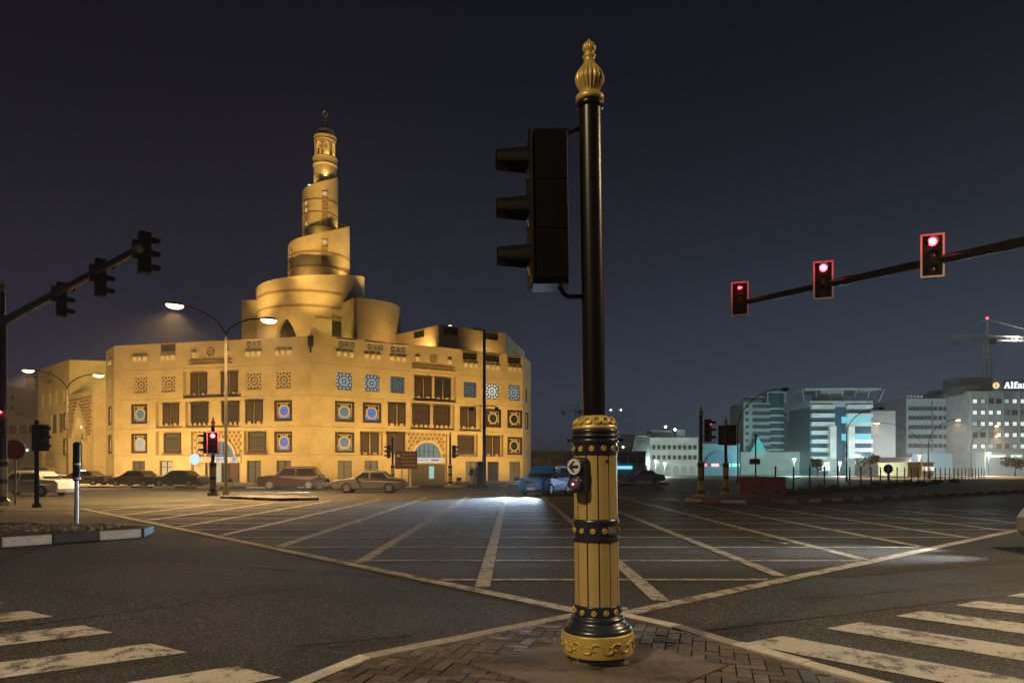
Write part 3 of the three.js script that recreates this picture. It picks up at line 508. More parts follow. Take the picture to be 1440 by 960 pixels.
  const key = (a, j) => { const s = a / PI; let i = 0; while (i < keys.length - 2 && s > keys[i + 1][0]) i++; const k0 = keys[Math.max(0, i - 1)], k1 = keys[i], k2 = keys[i + 1], k3 = keys[Math.min(keys.length - 1, i + 2)], t = Math.min(1, Math.max(0, (s - k1[0]) / (k2[0] - k1[0]))), m1 = (k2[j] - k0[j]) / (k2[0] - k0[0] || 1) * (k2[0] - k1[0]), m2 = (k3[j] - k1[j]) / (k3[0] - k1[0] || 1) * (k2[0] - k1[0]), t2 = t * t, t3 = t2 * t; return (2 * t3 - 3 * t2 + 1) * k1[j] + (t3 - 2 * t2 + t) * m1 + (-2 * t3 + 3 * t2) * k2[j] + (t3 - t2) * m2; };
  const R = (a) => key(a, 1), Ht = (a) => key(a, 2);
  const arch = (a) => { const x = (a - 0.385 * PI) * 8.05; if (Math.abs(x) > 1.85) return 15.2; const q = Math.abs(x) / 1.85; return 17.0 + 3.9 * Math.pow(1 - Math.pow(q, 1.6), 0.75); };
  const base = (a) => a < 2 * PI - 1.37 * PI ? arch(a) : Math.max(15.2, Ht(a - 2 * PI) - 1.6);
  const at = [C[0], 0, C[1]];
  const turns = [[-1.294, 0], [0, 1.3], [1.3, 2], [2, 3.4], [3.4, 4], [4, 5.6]];
  for (const [s0, s1] of turns) part('spiral_wall', [wallStrip(R, base, Ht, s0 * PI, s1 * PI, 0.014, 0.4)], M.stucco, b, at);
  // ramp between one turn and the next
  { const pos = [], idx = []; const n = 700; for (let i = 0; i <= n; i++) { const a = (-1.294 + i / n * 4.894) * PI, y = Ht(a) - 0.75, r0 = R(a) - 0.2, r1 = a + 2 * PI <= 5.6 * PI ? R(a + 2 * PI) - 0.3 : 1; pos.push(-Math.cos(a) * r0, y, Math.sin(a) * r0, -Math.cos(a) * r1, y, Math.sin(a) * r1, -Math.cos(a) * r1, y - 0.3, Math.sin(a) * r1, -Math.cos(a) * r0, y - 0.3, Math.sin(a) * r0); } for (let i = 0; i < n; i++) for (let k = 0; k < 4; k++) { const p = i * 4 + k, q = i * 4 + (k + 1) % 4; idx.push(p, p + 4, q, q, p + 4, q + 4); } const g = new THREE.BufferGeometry(); g.setAttribute('position', new THREE.Float32BufferAttribute(pos, 3)); g.setIndex(idx); const h = g.toNonIndexed(); h.computeVertexNormals(); part('spiral_ramp', [h], M.stucco, b, at); }
  // end wall where the spiral starts, low walls in front of it
  { const a = 0.706 * PI, r0 = 6.4, r1 = 10.5, m = (r0 + r1) / 2; part('spiral_end_wall', [bx(r1 - r0, 8.1, 0.4, 0, 4.05, 0)], M.stucco, b, [C[0] - Math.cos(a) * m, 15.25, C[1] + Math.sin(a) * m], PI + a); }
  part('low_wall', [bx(6.6, 1.95, 0.4, 0, 0.98, 0)], M.stucco, b, [-22.4, 15.3, -82.9], -0.35);
  part('pillar', [bx(0.5, 2.7, 0.5, 0, 1.35, 0)], M.stucco, b, [-23.4, 15.3, -83.9]);
  part('stair_block', [bx(2.8, 8.9, 5.5, 0, 4.45, 0)], M.stucco, b, [-34.7, 15.25, -93.8]);
  // darker string courses
  const rib = (a0, a1, y, h) => part('string_course', [wallStrip((a) => R(a) + 0.05, () => y, () => y + h, a0 * PI, a1 * PI, 0.03, 0.1)], M.band, b, at);
  for (const y of [20.95, 22.35, 24.25]) rib(y < 21 ? 0.54 : 0.06, 0.69, y, 0.32);
  for (const y of [28.55, 30.4]) rib(2.04, 2.98, y, 0.26);
  for (const y of [34.6, 36.4, 38.1]) rib(4.04, 4.96, y, 0.2);
  // slit windows climbing the two upper turns
  const slit = (a, y, mat) => { const r = R(a), g = sub('slit_window', b, [C[0] - Math.cos(a) * (r + 0.02), y, C[1] + Math.sin(a) * (r + 0.02)], a - PI / 2); part('frame', [frameGeo(0.78, 0.72, 0.09, 0.1)], M.band, g, [0, 0, -0.02]); part('pane', [bx(0.6, 0.54, 0.04)], mat, g); };
  for (let k = 0; k < 4; k++) { slit(2.21 * PI, 27.4 + k * 0.98 + 0.4, k === 3 ? M.winWarm : M.band); slit(2.59 * PI, 28.3 + k * 0.95 + 0.7, k === 3 ? M.winWarm : M.band); }
  for (let k = 0; k < 5; k++) { slit(4.27 * PI, 33.6 + k * 0.95 + 0.4, k > 2 || k === 1 ? M.winWarm : M.band); slit(4.6 * PI, 34.6 + k * 0.95 + 0.6, k === 4 ? M.winWarm : M.band); }
  // shaft, balcony, lantern, dome and crescent
  const tc = [C[0] + 0.18, 0, C[1]];
  part('shaft', [cyl(1.58, 1.55, 7.2, 0, 36.6, 0, 48)], M.stucco, b, tc);
  part('balcony', [lathe([[1.5, 43.4], [1.66, 43.55], [1.68, 43.75], [1.6, 43.8], [1.6, 44.5], [1.7, 44.55], [1.7, 44.75], [1.6, 44.8], [1.3, 44.8], [1.3, 43.4], [1.5, 43.4]])], M.stucco, b, tc);
  const n8 = 8, archY = (a) => { const w = 2 * PI / n8, x = ((a % w) + w) % w - w / 2, q = Math.abs(x) / (w * 0.37); return q >= 1 ? 44.8 : 46.0 + 0.75 * Math.pow(1 - q, 0.55); };
  part('lantern_arcade', [wallStrip(() => 1.42, archY, () => 47.0, 0, 2 * PI, 0.02, 0.22, false)], M.trim, b, tc);
  part('lantern_core', [cyl(0.55, 0.55, 2.2, 0, 44.8, 0, 24)], M.trim, b, tc);
  part('cornice', [lathe([[0, 46.95], [1.44, 46.95], [1.5, 47.1], [1.44, 47.2], [1.44, 47.45], [1.56, 47.55], [1.56, 47.72], [1.3, 47.8], [0, 47.8]])], M.stucco, b, tc);
  part('dome', [lathe([[1.2, 47.8], [1.3, 48.1], [1.26, 48.45], [1.08, 48.8], [0.75, 49.05], [0.35, 49.2], [0.12, 49.35], [0, 49.4]])], std(0.36, 0.34, 0.28, 0.55), b, tc);
  const cr = []; for (let i = 0; i <= 20; i++) { const a = (-0.36 * PI) + i / 20 * 1.72 * PI + PI * 0.5 + PI * 0.36; cr.push([0.34 * Math.cos(a), 51.05 + 0.36 * Math.sin(a), 0]); }
  part('crescent', [cyl(0.05, 0.04, 1.3, 0, 49.3, 0), ball(0.14, 0, 49.7, 0), ball(0.18, 0, 50.1, 0), ball(0.12, 0, 50.5, 0), tube(cr, 0.055, 30)], M.gold, b, tc);
  // floodlights: small boxes on the ramps and the roof, each with its light
  const fl = (p, aim, cd, ang = 0.9, col = FLOOD, mat = M.warmLamp) => { const g = sub('floodlight', b, p); part('case', [rbx(0.4, 0.24, 0.3, 0.04, 0, 0.12, 0)], M.darkPole, g); part('lens', [bx(0.34, 0.02, 0.24, 0, 0.26, 0)], mat, g); spot(scene, [p[0], p[1] + 0.34, p[2]], aim, col, cd, ang, 0.9, 4); };
  const around = (a, r, y) => [C[0] - Math.cos(a) * r, y, C[1] + Math.sin(a) * r];
  const wash = (s, dr, y, ay, cd, col) => { const a = s * PI, r = R(a); fl(around(a, r + dr, y), around(a, r - 0.8, ay), cd, 1.15, col); };
  wash(0.12, 4.2, 15.4, 24, 60); wash(0.42, 5.4, 15.4, 24, 55); wash(-1.12, 4.6, 15.4, 23, 26); wash(-1.22, 5.4, 15.4, 23, 40); wash(0.66, 1.7, 15.4, 20, 60, YELLOWFLOOD);
  for (const [p, q, cd, an] of [[[-23.5, 15.4, -77.5], [-26.5, 33, -95], 1000, 0.3], [[-39, 15.4, -82], [-27, 32, -95], 1100, 0.3], [[-8, 19.85, -88.2], [-25.5, 33.5, -95], 1000, 0.2], [[-27, 15.4, -77.5], [-26.2, 39, -95], 1300, 0.2], [[-25, 15.4, -77.3], [-26, 46.5, -95], 2600, 0.14], [[-20.5, 15.4, -78.5], [-27, 24, -90], 200, 0.55], [[-33, 15.4, -80], [-28, 23, -92], 200, 0.55], [[-9, 15.4, -83], [-18, 24, -90], 330, 0.6], [[-6, 19.85, -92], [-22, 31.5, -95], 500, 0.25]]) fl(p, q, cd, an);
  wash(2.1, 2.4, Ht(0.1 * PI) - 0.5, 31, 30); wash(2.42, 2.2, Ht(0.42 * PI) - 0.5, 31, 30); wash(2.8, 1.5, Ht(0.8 * PI) - 0.5, 31, 24);
  wash(4.1, 0.9, Ht(2.1 * PI) - 0.5, 39, 8, YELLOWFLOOD); wash(4.5, 1.0, Ht(2.5 * PI) - 0.5, 39, 9, YELLOWFLOOD); wash(4.9, 0.8, Ht(2.9 * PI) - 0.5, 39, 8, YELLOWFLOOD);
  fl(around(0.62 * PI, 1.98, 41.4), around(0.62 * PI, 1.5, 45), 8, 1.2, YELLOWFLOOD); fl(around(0.25 * PI, 2.2, 40.2), around(0.25 * PI, 1.5, 45), 8, 1.2, YELLOWFLOOD);
  for (const a of [0.25, 0.75, 1.5]) { const p = around(a * PI, 1.0, 44.82); p[0] += 0.18; const g = sub('floodlight', b, p); part('lens', [ball(0.1, 0, 0.12, 0)], M.warmLamp, g); point(scene, [p[0], p[1] + 0.12, p[2]], YELLOWFLOOD, 5, 2); }
  fl([-6.5, 15.4, -84.2], [-6.5, 18.5, -88], 80, 1.2); fl([-2.5, 15.4, -87], [-2.8, 18.5, -90.4], 110, 1.2); fl([-11.5, 15.4, -85.5], [-12.5, 19, -91], 150, 1.2);
}
// ground floodlights that wash the two street fronts
{
  let k = 0; const lab = ['leftmost of the eleven floodlights', ...['second', 'third', 'fourth', 'fifth', 'sixth', 'seventh', 'eighth', 'ninth', 'tenth'].map((q) => q + ' from the left of the eleven floodlights'), 'rightmost of the eleven floodlights'];
  for (const [x, z, ax, az, cd] of [[-63, -77, -61, -92, 420], [-55, -73, -55, -86, 340], [-46.5, -69.5, -46, -81, 370], [-40, -67, -39.5, -79, 370], [-33, -65.5, -33, -77.5, 370], [-26.5, -64, -27.5, -76, 370], [-17.5, -64.5, -19, -76.5, 370], [-11.5, -67.5, -15, -79, 370], [-5.5, -70.5, -10, -82, 370], [0.5, -74, -4, -85, 370], [6, -77.5, 0, -87.5, 370]]) {
    const t = thing('ground_floodlight', 'low ground floodlight on the far pavement, ' + lab[k++], 'floodlight', [x, 0.14, z], Math.atan2(ax - x, az - z), 'floodlights before the minaret building');
    part('bracket', [bx(0.5, 0.05, 0.3, 0, 0.03, 0), bx(0.04, 0.4, 0.06, -0.24, 0.2, 0), bx(0.04, 0.4, 0.06, 0.24, 0.2, 0)], M.darkPole, t);
    const h = rbx(0.44, 0.34, 0.2, 0.03); h.rotateX(-0.6).translate(0, 0.4, 0); part('case', [h], M.darkPole, t);
    part('lens', [bx(0.38, 0.28, 0.02).translate(0, 0, 0.11).rotateX(-0.6).translate(0, 0.4, 0)], M.warmLamp, t);
    spot(scene, [x, 0.7, z - 0.2], [ax, 9.5, az], FLOOD, cd, 1.0, 1, 6);
  }
}
// the block with the pointed portal, left of the minaret building
{
  const b = thing('portal_building', 'pale stone block with a tall pointed-arch portal at far left', 'building', [0, 0, 0]);
  const ws = plane([-69.4, -99.8], [-58.8, -90.6]), wf = plane([-58.8, -90.6], [-50, -92.5]);
  facade(b, ws, [[2, 10.4, 3.4, 12.3], [5.2, 10.4, 6.6, 12.3], [8.3, 10.4, 9.7, 12.3], [11.4, 10.4, 12.8, 12.3], [6.4, 6.6, 8.6, 9.2], [9.4, 6.6, 11.2, 9.2], sq(12.6, 8, 2, 2.3), sq(12.6, 4.6, 2, 2.3), [2, 0.4, 8, 5.6]]);
  for (const u of [2.7, 5.9, 9, 12.1]) { const g = put(b, 'screen_window', ws, u, 11.35, -0.2); part('lattice_screen', [ext(STAR, 0.05, -0.02).scale(1.4, 1.9, 1)], M.trim, g); part('pane', [bx(1.4, 1.9, 0.03)], M.band, g, [0, 0, -0.15]); }
  winKind.ornate(b, ws, 12.6, 8, M.glass); winKind.ornate(b, ws, 12.6, 4.6, M.winTeal);
  for (const u of [7.5, 10.3]) { const g = put(b, 'shuttered_window', ws, u, 7.9, -0.3); part('pane', [bx(2.0, 2.6, 0.05)], M.woodPale, g); part('frame', [frameGeo(2.1, 2.6, 0.15, 0.1)], M.wood, g, [0, 0, 0.05]); }
  { const g = put(b, 'inscription', ws, 6, 14, 0); part('medallion', [new THREE.TorusGeometry(0.6, 0.1, 8, 24).translate(0, 0.7, 0.04), bx(3, 0.1, 0.1, 0, -0.3, 0.05), bx(2.6, 0.2, 0.08, 0, -0.1, 0.04)], M.band, g); }
  facade(b, wf, []);
  part('roof_deck', [lieDown(ext(shp([[-69, 100.2], [-58.7, 91.2], [-50, 93.2], [-48, 112], [-66, 116]]), 0.3)).translate(0, 15.1, 0)], M.stucco, b);
  part('back_wall', [lieDown(ext(shp([[-49.6, 93.5], [-48, 112], [-66, 116], [-69.2, 100.6], [-68.6, 100.6], [-65.6, 115.4], [-48.5, 111.5], [-50.1, 93.5]]), 15.9))], M.stucco, b);
  // projecting portal
  const wp = plane([-59.2, -90.9], [-51.8, -84.2]), c = wp.L / 2, PH = 11.4;
  const arch = (w, y0, y1, n = 16) => { const p = []; for (let i = 0; i <= n; i++) { const t = i / n * 2 - 1, q = Math.abs(t); p.push([c + w * (t), y0 + (y1 - y0) * Math.pow(1 - Math.pow(q, 1.55), 0.8)]); } return p; };
  const s = shp([[0, 0], [c - 2.1, 0], ...arch(2.1, 5.0, 8.4), [c + 2.1, 0], [wp.L, 0], [wp.L, PH], [0, PH]]);
  part('portal_front', [ext(s, 0.9, -0.9)], M.stucco, b, wp.at(0, 0), wp.turn);
  part('portal_arch', [ext(shp([...arch(3.0, 5.0, 9.9), ...arch(2.1, 5.0, 8.4).reverse()]), 0.16, 0.01)], M.trim, b, wp.at(0, 0), wp.turn);
  for (const e of [-1, 1]) part('jamb_column', [bx(0.7, 4.9, 0.3, c + e * 2.55, 2.45, 0.16), bx(0.95, 0.5, 0.4, c + e * 2.55, 5.05, 0.21)], M.trim, b, wp.at(0, 0), wp.turn);
  const dia = []; for (let j = 0; j < 12; j++) for (let i = 0; i < 14; i++) { const x = 0.5 + i * 0.66 + (j % 2) * 0.33, y = 5.9 + j * 0.42, q = Math.abs(x - c) / 3.1; const lim = q > 1 ? 5.5 : 5.0 + 5.1 * Math.pow(1 - Math.pow(q, 1.55), 0.8); if (x > wp.L - 0.4 || y < lim + 0.35 || y > PH - 0.5) continue; dia.push(bx(0.36, 0.36, 0.14).rotateZ(PI / 4).scale(0.9, 0.75, 1).translate(x, y, 0.06)); }
  part('lozenge_relief', dia, M.band, b, wp.at(0, 0), wp.turn);
  part('portal_glazing', [ext(shp([[c - 2.1, 0], [c + 2.1, 0], ...arch(2.1, 5.0, 8.4).reverse()]), 0.05, -0.75)], M.glass, b, wp.at(0, 0), wp.turn);
  part('portal_transom', [bx(4.2, 0.3, 0.3, c, 4.9, -0.5), bx(0.14, 4.9, 0.2, c - 0.7, 2.45, -0.6), bx(0.14, 4.9, 0.2, c + 0.7, 2.45, -0.6)], M.woodPale, b, wp.at(0, 0), wp.turn);
  part('portal_door', [bx(1.2, 4.4, 0.06, c + 1.35, 2.3, -0.68)], glow(0.1, 0.22, 0.32, 0.5), b, wp.at(0, 0), wp.turn);
  part('portal_side', [bx(2.8, PH, 0.5, 1.4, PH / 2, -0.25)], M.stucco, b, [-51.75, 0, -84.3], plane([-51.75, -84.3], [-49.0, -85.2]).turn);
  part('portal_lamp', [ball(0.16, 0, 0, 0)], M.warmLamp, b, wp.at(c, 7.0, -0.3)); point(scene, wp.at(c, 7.0, -0.3), FLOOD, 0.4, 4);
  { const p = [-52, 11.5, -87.5]; part('floodlight', [rbx(0.5, 0.3, 0.4, 0.04)], M.warmLamp, b, p); spot(scene, [p[0], p[1] + 0.4, p[2]], [-54, 15, -92], YELLOWFLOOD, 70, 1.2, 1, 4); }
  part('portal_roof', [lieDown(ext(shp([[-58.9, 91], [-51.9, 84.7], [-49.2, 85.6], [-50, 92], [-57, 93]]), 0.25)).translate(0, 11.0, 0)], M.stucco, b);
}

// ---------------------------------------------------------------- traffic signals
const PG = (() => { // the ornate signal post, drawn once
  const arcSlat = (r0, r1, ang, h) => { const p = []; for (let i = 0; i <= 4; i++) { const a = -ang / 2 + ang * i / 4; p.push([r1 * Math.sin(a), r1 * Math.cos(a)]); } for (let i = 4; i >= 0; i--) { const a = -ang / 2 + ang * i / 4; p.push([r0 * Math.sin(a), r0 * Math.cos(a)]); } return lieDown(ext(shp(p), h)).rotateY(PI); };
  const ess = []; for (let k = 0; k < 11; k++) { const p = []; for (let i = -14; i <= 14; i++) { const t = i / 14, q = Math.abs(t), r = 0.034 * (1 - 0.55 * Math.max(0, q - 0.45) / 0.55), ph = q * 4.4, s = Math.sign(t), a = k / 11 * 2 * PI + s * (0.034 + (-r * Math.cos(ph))) / 0.266 * 1.25, y = 0.128 - s * r * Math.sin(ph) * 1.0; p.push([0.2665 * Math.sin(a), y, 0.2665 * Math.cos(a)]); } ess.push(tube(p, 0.0075, 40, 6)); }
  
  const urn = lathe([[0.085, 0], [0.105, 0.01], [0.105, 0.045], [0.07, 0.055], [0.055, 0.075], [0.075, 0.1], [0.1, 0.15], [0.105, 0.18], [0.096, 0.215], [0.07, 0.255], [0.045, 0.29], [0.038, 0.32], [0.045, 0.335], [0.052, 0.345], [0.04, 0.352], [0.03, 0.365], [0.042, 0.385], [0.05, 0.405], [0.046, 0.43], [0.03, 0.45], [0.01, 0.462], [0.008, 0.475], [0, 0.48]], 120);
  { const p = urn.attributes.position; for (let i = 0; i < p.count; i++) { const y = p.getY(i), x = p.getX(i), z = p.getZ(i), r = Math.hypot(x, z); const w = (y > 0.085 && y < 0.27 ? 1 : y > 0.375 && y < 0.445 ? 0.5 : 0); if (w && r > 0) { const k = 1 + w * 0.06 * Math.cos(20 * Math.atan2(z, x)); p.setX(i, x * k); p.setZ(i, z * k); } } urn.computeVertexNormals(); }
  const crown = lathe([[0.165, 0], [0.168, 0.018], [0.15, 0.032], [0.152, 0.045], [0.135, 0.07], [0.11, 0.09], [0.09, 0.1]], 72);
  const lobes = []; for (let i = 0; i < 14; i++) { const a = i / 14 * 2 * PI; lobes.push(new THREE.TorusGeometry(0.026, 0.009, 6, 12).scale(1, 1, 1.4).rotateX(-0.5).rotateY(a).translate(0.145 * Math.sin(a), 0.055, 0.145 * Math.cos(a))); }
  return {
    plate: keep([bx(0.4, 0.016, 0.4, 0, 0.008, 0)]),
    bolt: keep([cyl(0.011, 0.011, 0.07, 0, 0, 0, 8), new THREE.CylinderGeometry(0.022, 0.022, 0.018, 6).translate(0, 0.03, 0)]),
    ring: keep([lathe([[0.2, 0.045], [0.255, 0.045], [0.264, 0.055], [0.266, 0.125], [0.264, 0.2], [0.255, 0.212], [0.2, 0.214]], 64)]),
    scroll: keep(ess),
    foot: keep([lathe([[0.255, 0.212], [0.255, 0.235], [0.235, 0.25], [0.222, 0.255], [0.215, 0.275], [0.19, 0.285], [0.2, 0.3], [0.198, 0.315], [0.18, 0.325], [0.173, 0.335], [0.173, 0.4], [0.165, 0.41], [0.15, 0.41]], 56)]),
    core: keep([cyl(0.155, 0.152, 1.2, 0, 0.4, 0, 36)]),
    slatLow: keep([arcSlat(0.15, 0.166, 0.46, 0.47)]), slatHigh: keep([arcSlat(0.15, 0.163, 0.46, 0.47)]),
    band: keep([lathe([[0.15, 0], [0.172, 0.004], [0.172, 0.03], [0.166, 0.036], [0.166, 0.134], [0.172, 0.14], [0.172, 0.166], [0.15, 0.17]], 48)]),
    rosette: keep([new THREE.CylinderGeometry(0.021, 0.021, 0.008, 16).rotateX(PI / 2), new THREE.SphereGeometry(0.008, 8, 6).scale(1, 1, 0.5).translate(0, 0, 0.004), new THREE.TorusGeometry(0.016, 0.003, 5, 16).translate(0, 0, 0.004)]),
    collar: keep([lathe([[0.15, 0], [0.166, 0.0], [0.166, 0.09], [0.176, 0.095], [0.178, 0.115], [0.166, 0.12], [0.166, 0.13], [0.18, 0.135], [0.182, 0.15], [0.168, 0.156], [0.168, 0.166], [0.178, 0.17], [0.178, 0.186], [0.165, 0.2], [0.1, 0.2]], 48)]),
    lug: keep([bx(0.04, 0.02, 0.05)]),
    crown: keep([crown, ...lobes]), urn: keep([urn]),
    topring: keep([lathe([[0.085, 0], [0.098, 0.0], [0.1, 0.03], [0.088, 0.035], [0.088, 0.06], [0.085, 0.065]], 32)]),
  };
})();
const shaftGeo = {};
function ornatePost(root, top, detail = true) { // shaft top at `top` metres; 12 slats each tier
  if (detail) { part('base_plate', PG.plate, M.steel, root); for (const sx of [-1, 1]) for (const sz of [-1, 1]) part('anchor_bolt', PG.bolt, M.steel, root, [sx * 0.165, 0.016, sz * 0.165]); }
  const r = part('base_ring', PG.ring, M.gold, root); part('scroll_relief', PG.scroll, M.gold, r);
  part('foot_moulding', PG.foot, M.navy, root);
  part('column_core', PG.core, M.navy, root);
  for (let k = 0; k < 12; k++) { const a = (k + 0.5) / 12 * 2 * PI; part('slat', PG.slatLow, M.slat, root, [0, 0.41, 0], a); part('slat', PG.slatHigh, M.slat, root, [0, 1.045, 0], a); }
  const b = part('band', PG.band, M.navy, root, [0, 0.876, 0]);
  const c = part('collar', PG.collar, M.navy, root, [0, 1.515, 0]);
  for (let k = 0; k < (detail ? 12 : 0); k++) { const a = (k + 0.5) / 12 * 2 * PI, s = Math.sin(a), q = Math.cos(a); part('rosette', PG.rosette, M.gold, b, [0.168 * s, 0.086, 0.168 * q], a); part('rosette', PG.rosette, M.gold, c, [0.168 * s, 0.05, 0.168 * q], a); part('rosette', PG.rosette, M.gold, root, [0.176 * s, 0.365, 0.176 * q], a); }
  for (const s of [-1, 1]) part('lug', PG.lug, M.navy, root, [s * 0.19, 1.63, 0]);
  part('crown', PG.crown, M.gold, root, [0, 1.712, 0]);
  shaftGeo[top] ??= keep([cyl(0.088, 0.083, top - 1.72, 0, 1.72, 0, 32), lathe([[0.084, top - 0.02], [0.09, top - 0.02], [0.09, top + 0.0], [0.084, top + 0.0]], 32)]);
  part('shaft', shaftGeo[top], M.black, root);
  const f = part('finial', PG.urn, M.gold, root, [0, top + 0.02, 0]); part('top_ring', PG.topring, M.black, f, [0, -0.04, 0]);
  return root;
}
const HG = {
  box: keep([rbx(0.36, 0.397, 0.28, 0.014, 0, 0.4, -0.14), rbx(0.36, 0.397, 0.28, 0.014, 0, 0, -0.14), rbx(0.36, 0.397, 0.28, 0.014, 0, -0.4, -0.14), bx(0.3, 1.1, 0.2, 0, 0, -0.13)]),
  plate: keep([rbx(0.4, 1.2, 0.022, 0.01, 0, 0, 0.012)]),
  bigPlate: keep([rbx(0.62, 1.26, 0.02, 0.009, 0, 0, 0.012)]),
  edge: keep([(() => { const s = shp(rect(-0.31, -0.63, 0.31, 0.63)); s.holes.push(hole(rect(-0.255, -0.575, 0.255, 0.575))); return ext(s, 0.008, 0.0235); })()]),
  visor: keep([(() => { const g = new THREE.CylinderGeometry(0.1, 0.128, 0.27, 24, 4, true, PI * 0.42, PI * 1.16).rotateX(PI / 2).translate(0, 0, 0.135); const p = g.attributes.position; for (let i = 0; i < p.count; i++) { const y = p.getY(i), z = p.getZ(i); if (z > 0.1) p.setZ(i, z * (1 - 0.3 * Math.max(0, (0.05 - y) / 0.2))); } g.computeVertexNormals(); return g; })(), new THREE.CylinderGeometry(0.096, 0.124, 0.268, 24, 1, true, PI * 0.43, PI * 1.14).rotateX(PI / 2).translate(0, 0, 0.135)]),
  lens: keep([new THREE.SphereGeometry(0.3, 20, 8, 0, 2 * PI, 0, 0.44).rotateX(PI / 2).translate(0, 0, -0.25)]),
  core: keep([new THREE.CylinderGeometry(0.075, 0.075, 0.012, 20).rotateX(PI / 2)]), shortVisor: keep([new THREE.CylinderGeometry(0.136, 0.14, 0.13, 24, 1, true, PI * 0.3, PI * 1.4).rotateX(PI / 2).translate(0, 0, 0.07)]),
  arrow: keep([ext(shp([[-0.085, 0], [-0.01, 0.075], [-0.01, 0.03], [0.08, 0.03], [0.08, -0.03], [-0.01, -0.03], [-0.01, -0.075]]), 0.012)]),
  cover: keep([bx(0.36, 0.02, 0.02)]),
};
M.visor = new THREE.MeshPhysicalMaterial({ color: lin(0.004, 0.0035, 0.0035), roughness: 0.45, specularIntensity: 0.3, side: THREE.DoubleSide });
function signalHead(parent, pos, turn, { lit = -1, big = false, arrow = false, red = M.redOn, light = 0 } = {}) { // faces local +z
  const g = sub('signal_head', parent, pos, turn); g.scale.setScalar(0.9);
  part('housing', HG.box, M.blackMatt, g);
  part('backboard', big ? HG.bigPlate : HG.plate, M.blackMatt, g); if (big) part('border', HG.edge, M.border, g);
  for (let k = 0; k < 3; k++) { const y = 0.4 - 0.4 * k; part('visor', big ? HG.shortVisor : HG.visor, M.visor, g, [0, y, 0.02]); part('lens', HG.lens, lit === k && !arrow ? red : M.lensDark, g, [0, y, 0.0]); }
  if (lit >= 0 && !arrow && red === M.redOn) part('lamp_core', HG.core, M.redHot, g, [0, 0.4 - 0.4 * lit, 0.058]);
  if (arrow) part('arrow_lens', HG.arrow, red, g, [0, 0.4, 0.055]);
  if (light) { g.updateWorldMatrix(true, false); const p = V3(0, 0.4, 0.42).applyMatrix4(g.matrixWorld); point(scene, p.toArray(), lin(1, 0.06, 0.1), light, 4); }
  return g;
}
// the near post
{
  const t = thing('signal_post', 'tall black and gold ornate signal post standing nearest on the brick corner', 'traffic light', [0.645, 0.139, -5.12], 0, 'ornate signal posts');
  t.rotation.z = 0.0145;
  ornatePost(t, 4.14);
  const brk = [[[-0.06, 3.98, 0], [-0.16, 3.93, 0.02], [-0.26, 3.9, 0.02]], [[-0.08, 2.71, 0], [-0.2, 2.71, 0.03], [-0.26, 2.79, 0.03]]];
  for (const p of brk) part('bracket', [tube(p, 0.018, 16, 8)], M.black, t);
  signalHead(t, [-0.45, 3.34, 0.03], -PI / 2 + 0.08);
  part('cap_plate', [bx(0.3, 0.02, 0.24, -0.32, 3.89, 0.03)], M.black, t); part('cap_plate', [bx(0.26, 0.03, 0.24, -0.32, 2.785, 0.03)], M.black, t);
  // small repeater unit on the column's left
  const g = sub('repeater', t, [-0.115, 1.37, 0.125], -0.72);
  part('case', [rbx(0.13, 0.26, 0.11, 0.03, 0, 0, 0.03), bx(0.07, 0.2, 0.1, 0.03, 0, -0.05)], M.navy, g);
  const disc = part('face', [new THREE.CylinderGeometry(0.058, 0.058, 0.014, 28).rotateX(PI / 2).translate(0, 0.064, 0.09)], std(0.5, 0.55, 0.62, 0.35), g);
  part('arrow', [ext(shp([[-0.045, 0.064], [-0.005, 0.104], [0.012, 0.104], [-0.016, 0.074], [0.042, 0.074], [0.042, 0.054], [-0.016, 0.054], [0.012, 0.024], [-0.005, 0.024]]), 0.004, 0.098)], std(0.02, 0.02, 0.03, 0.5), g);
  part('rim', [new THREE.TorusGeometry(0.06, 0.008, 8, 28).translate(0, 0.064, 0.09), new THREE.TorusGeometry(0.052, 0.008, 8, 28).translate(0, -0.062, 0.088)], M.navy, g);
  part('lens', [new THREE.SphereGeometry(0.046, 18, 10).scale(1, 1, 0.4).translate(0, -0.062, 0.088)], std(0.1, 0.06, 0.12, 0.2), g);
  part('lamp', [ball(0.008, 0, -0.062, 0.11, 8)], glow(1, 0.5, 0.7, 3), g);
  // small plate and keyhole
  part('data_plate', [bx(0.075, 0.055, 0.006)], std(0.12, 0.1, 0.085, 0.6), t, [0.1, 0.965, 0.143], 0.62);
  part('data_plate_lines', [0, 1, 2].map((k) => bx(0.055, 0.005, 0.003, 0, 0.015 - k * 0.014, 0.004)), std(0.3, 0.25, 0.2), t, [0.1, 0.965, 0.143], 0.62);
  part('keyhole', [new THREE.CylinderGeometry(0.014, 0.014, 0.01, 14).rotateX(PI / 2)], M.dark, t, [0.068, 1.47, 0.149], 0.42);
}
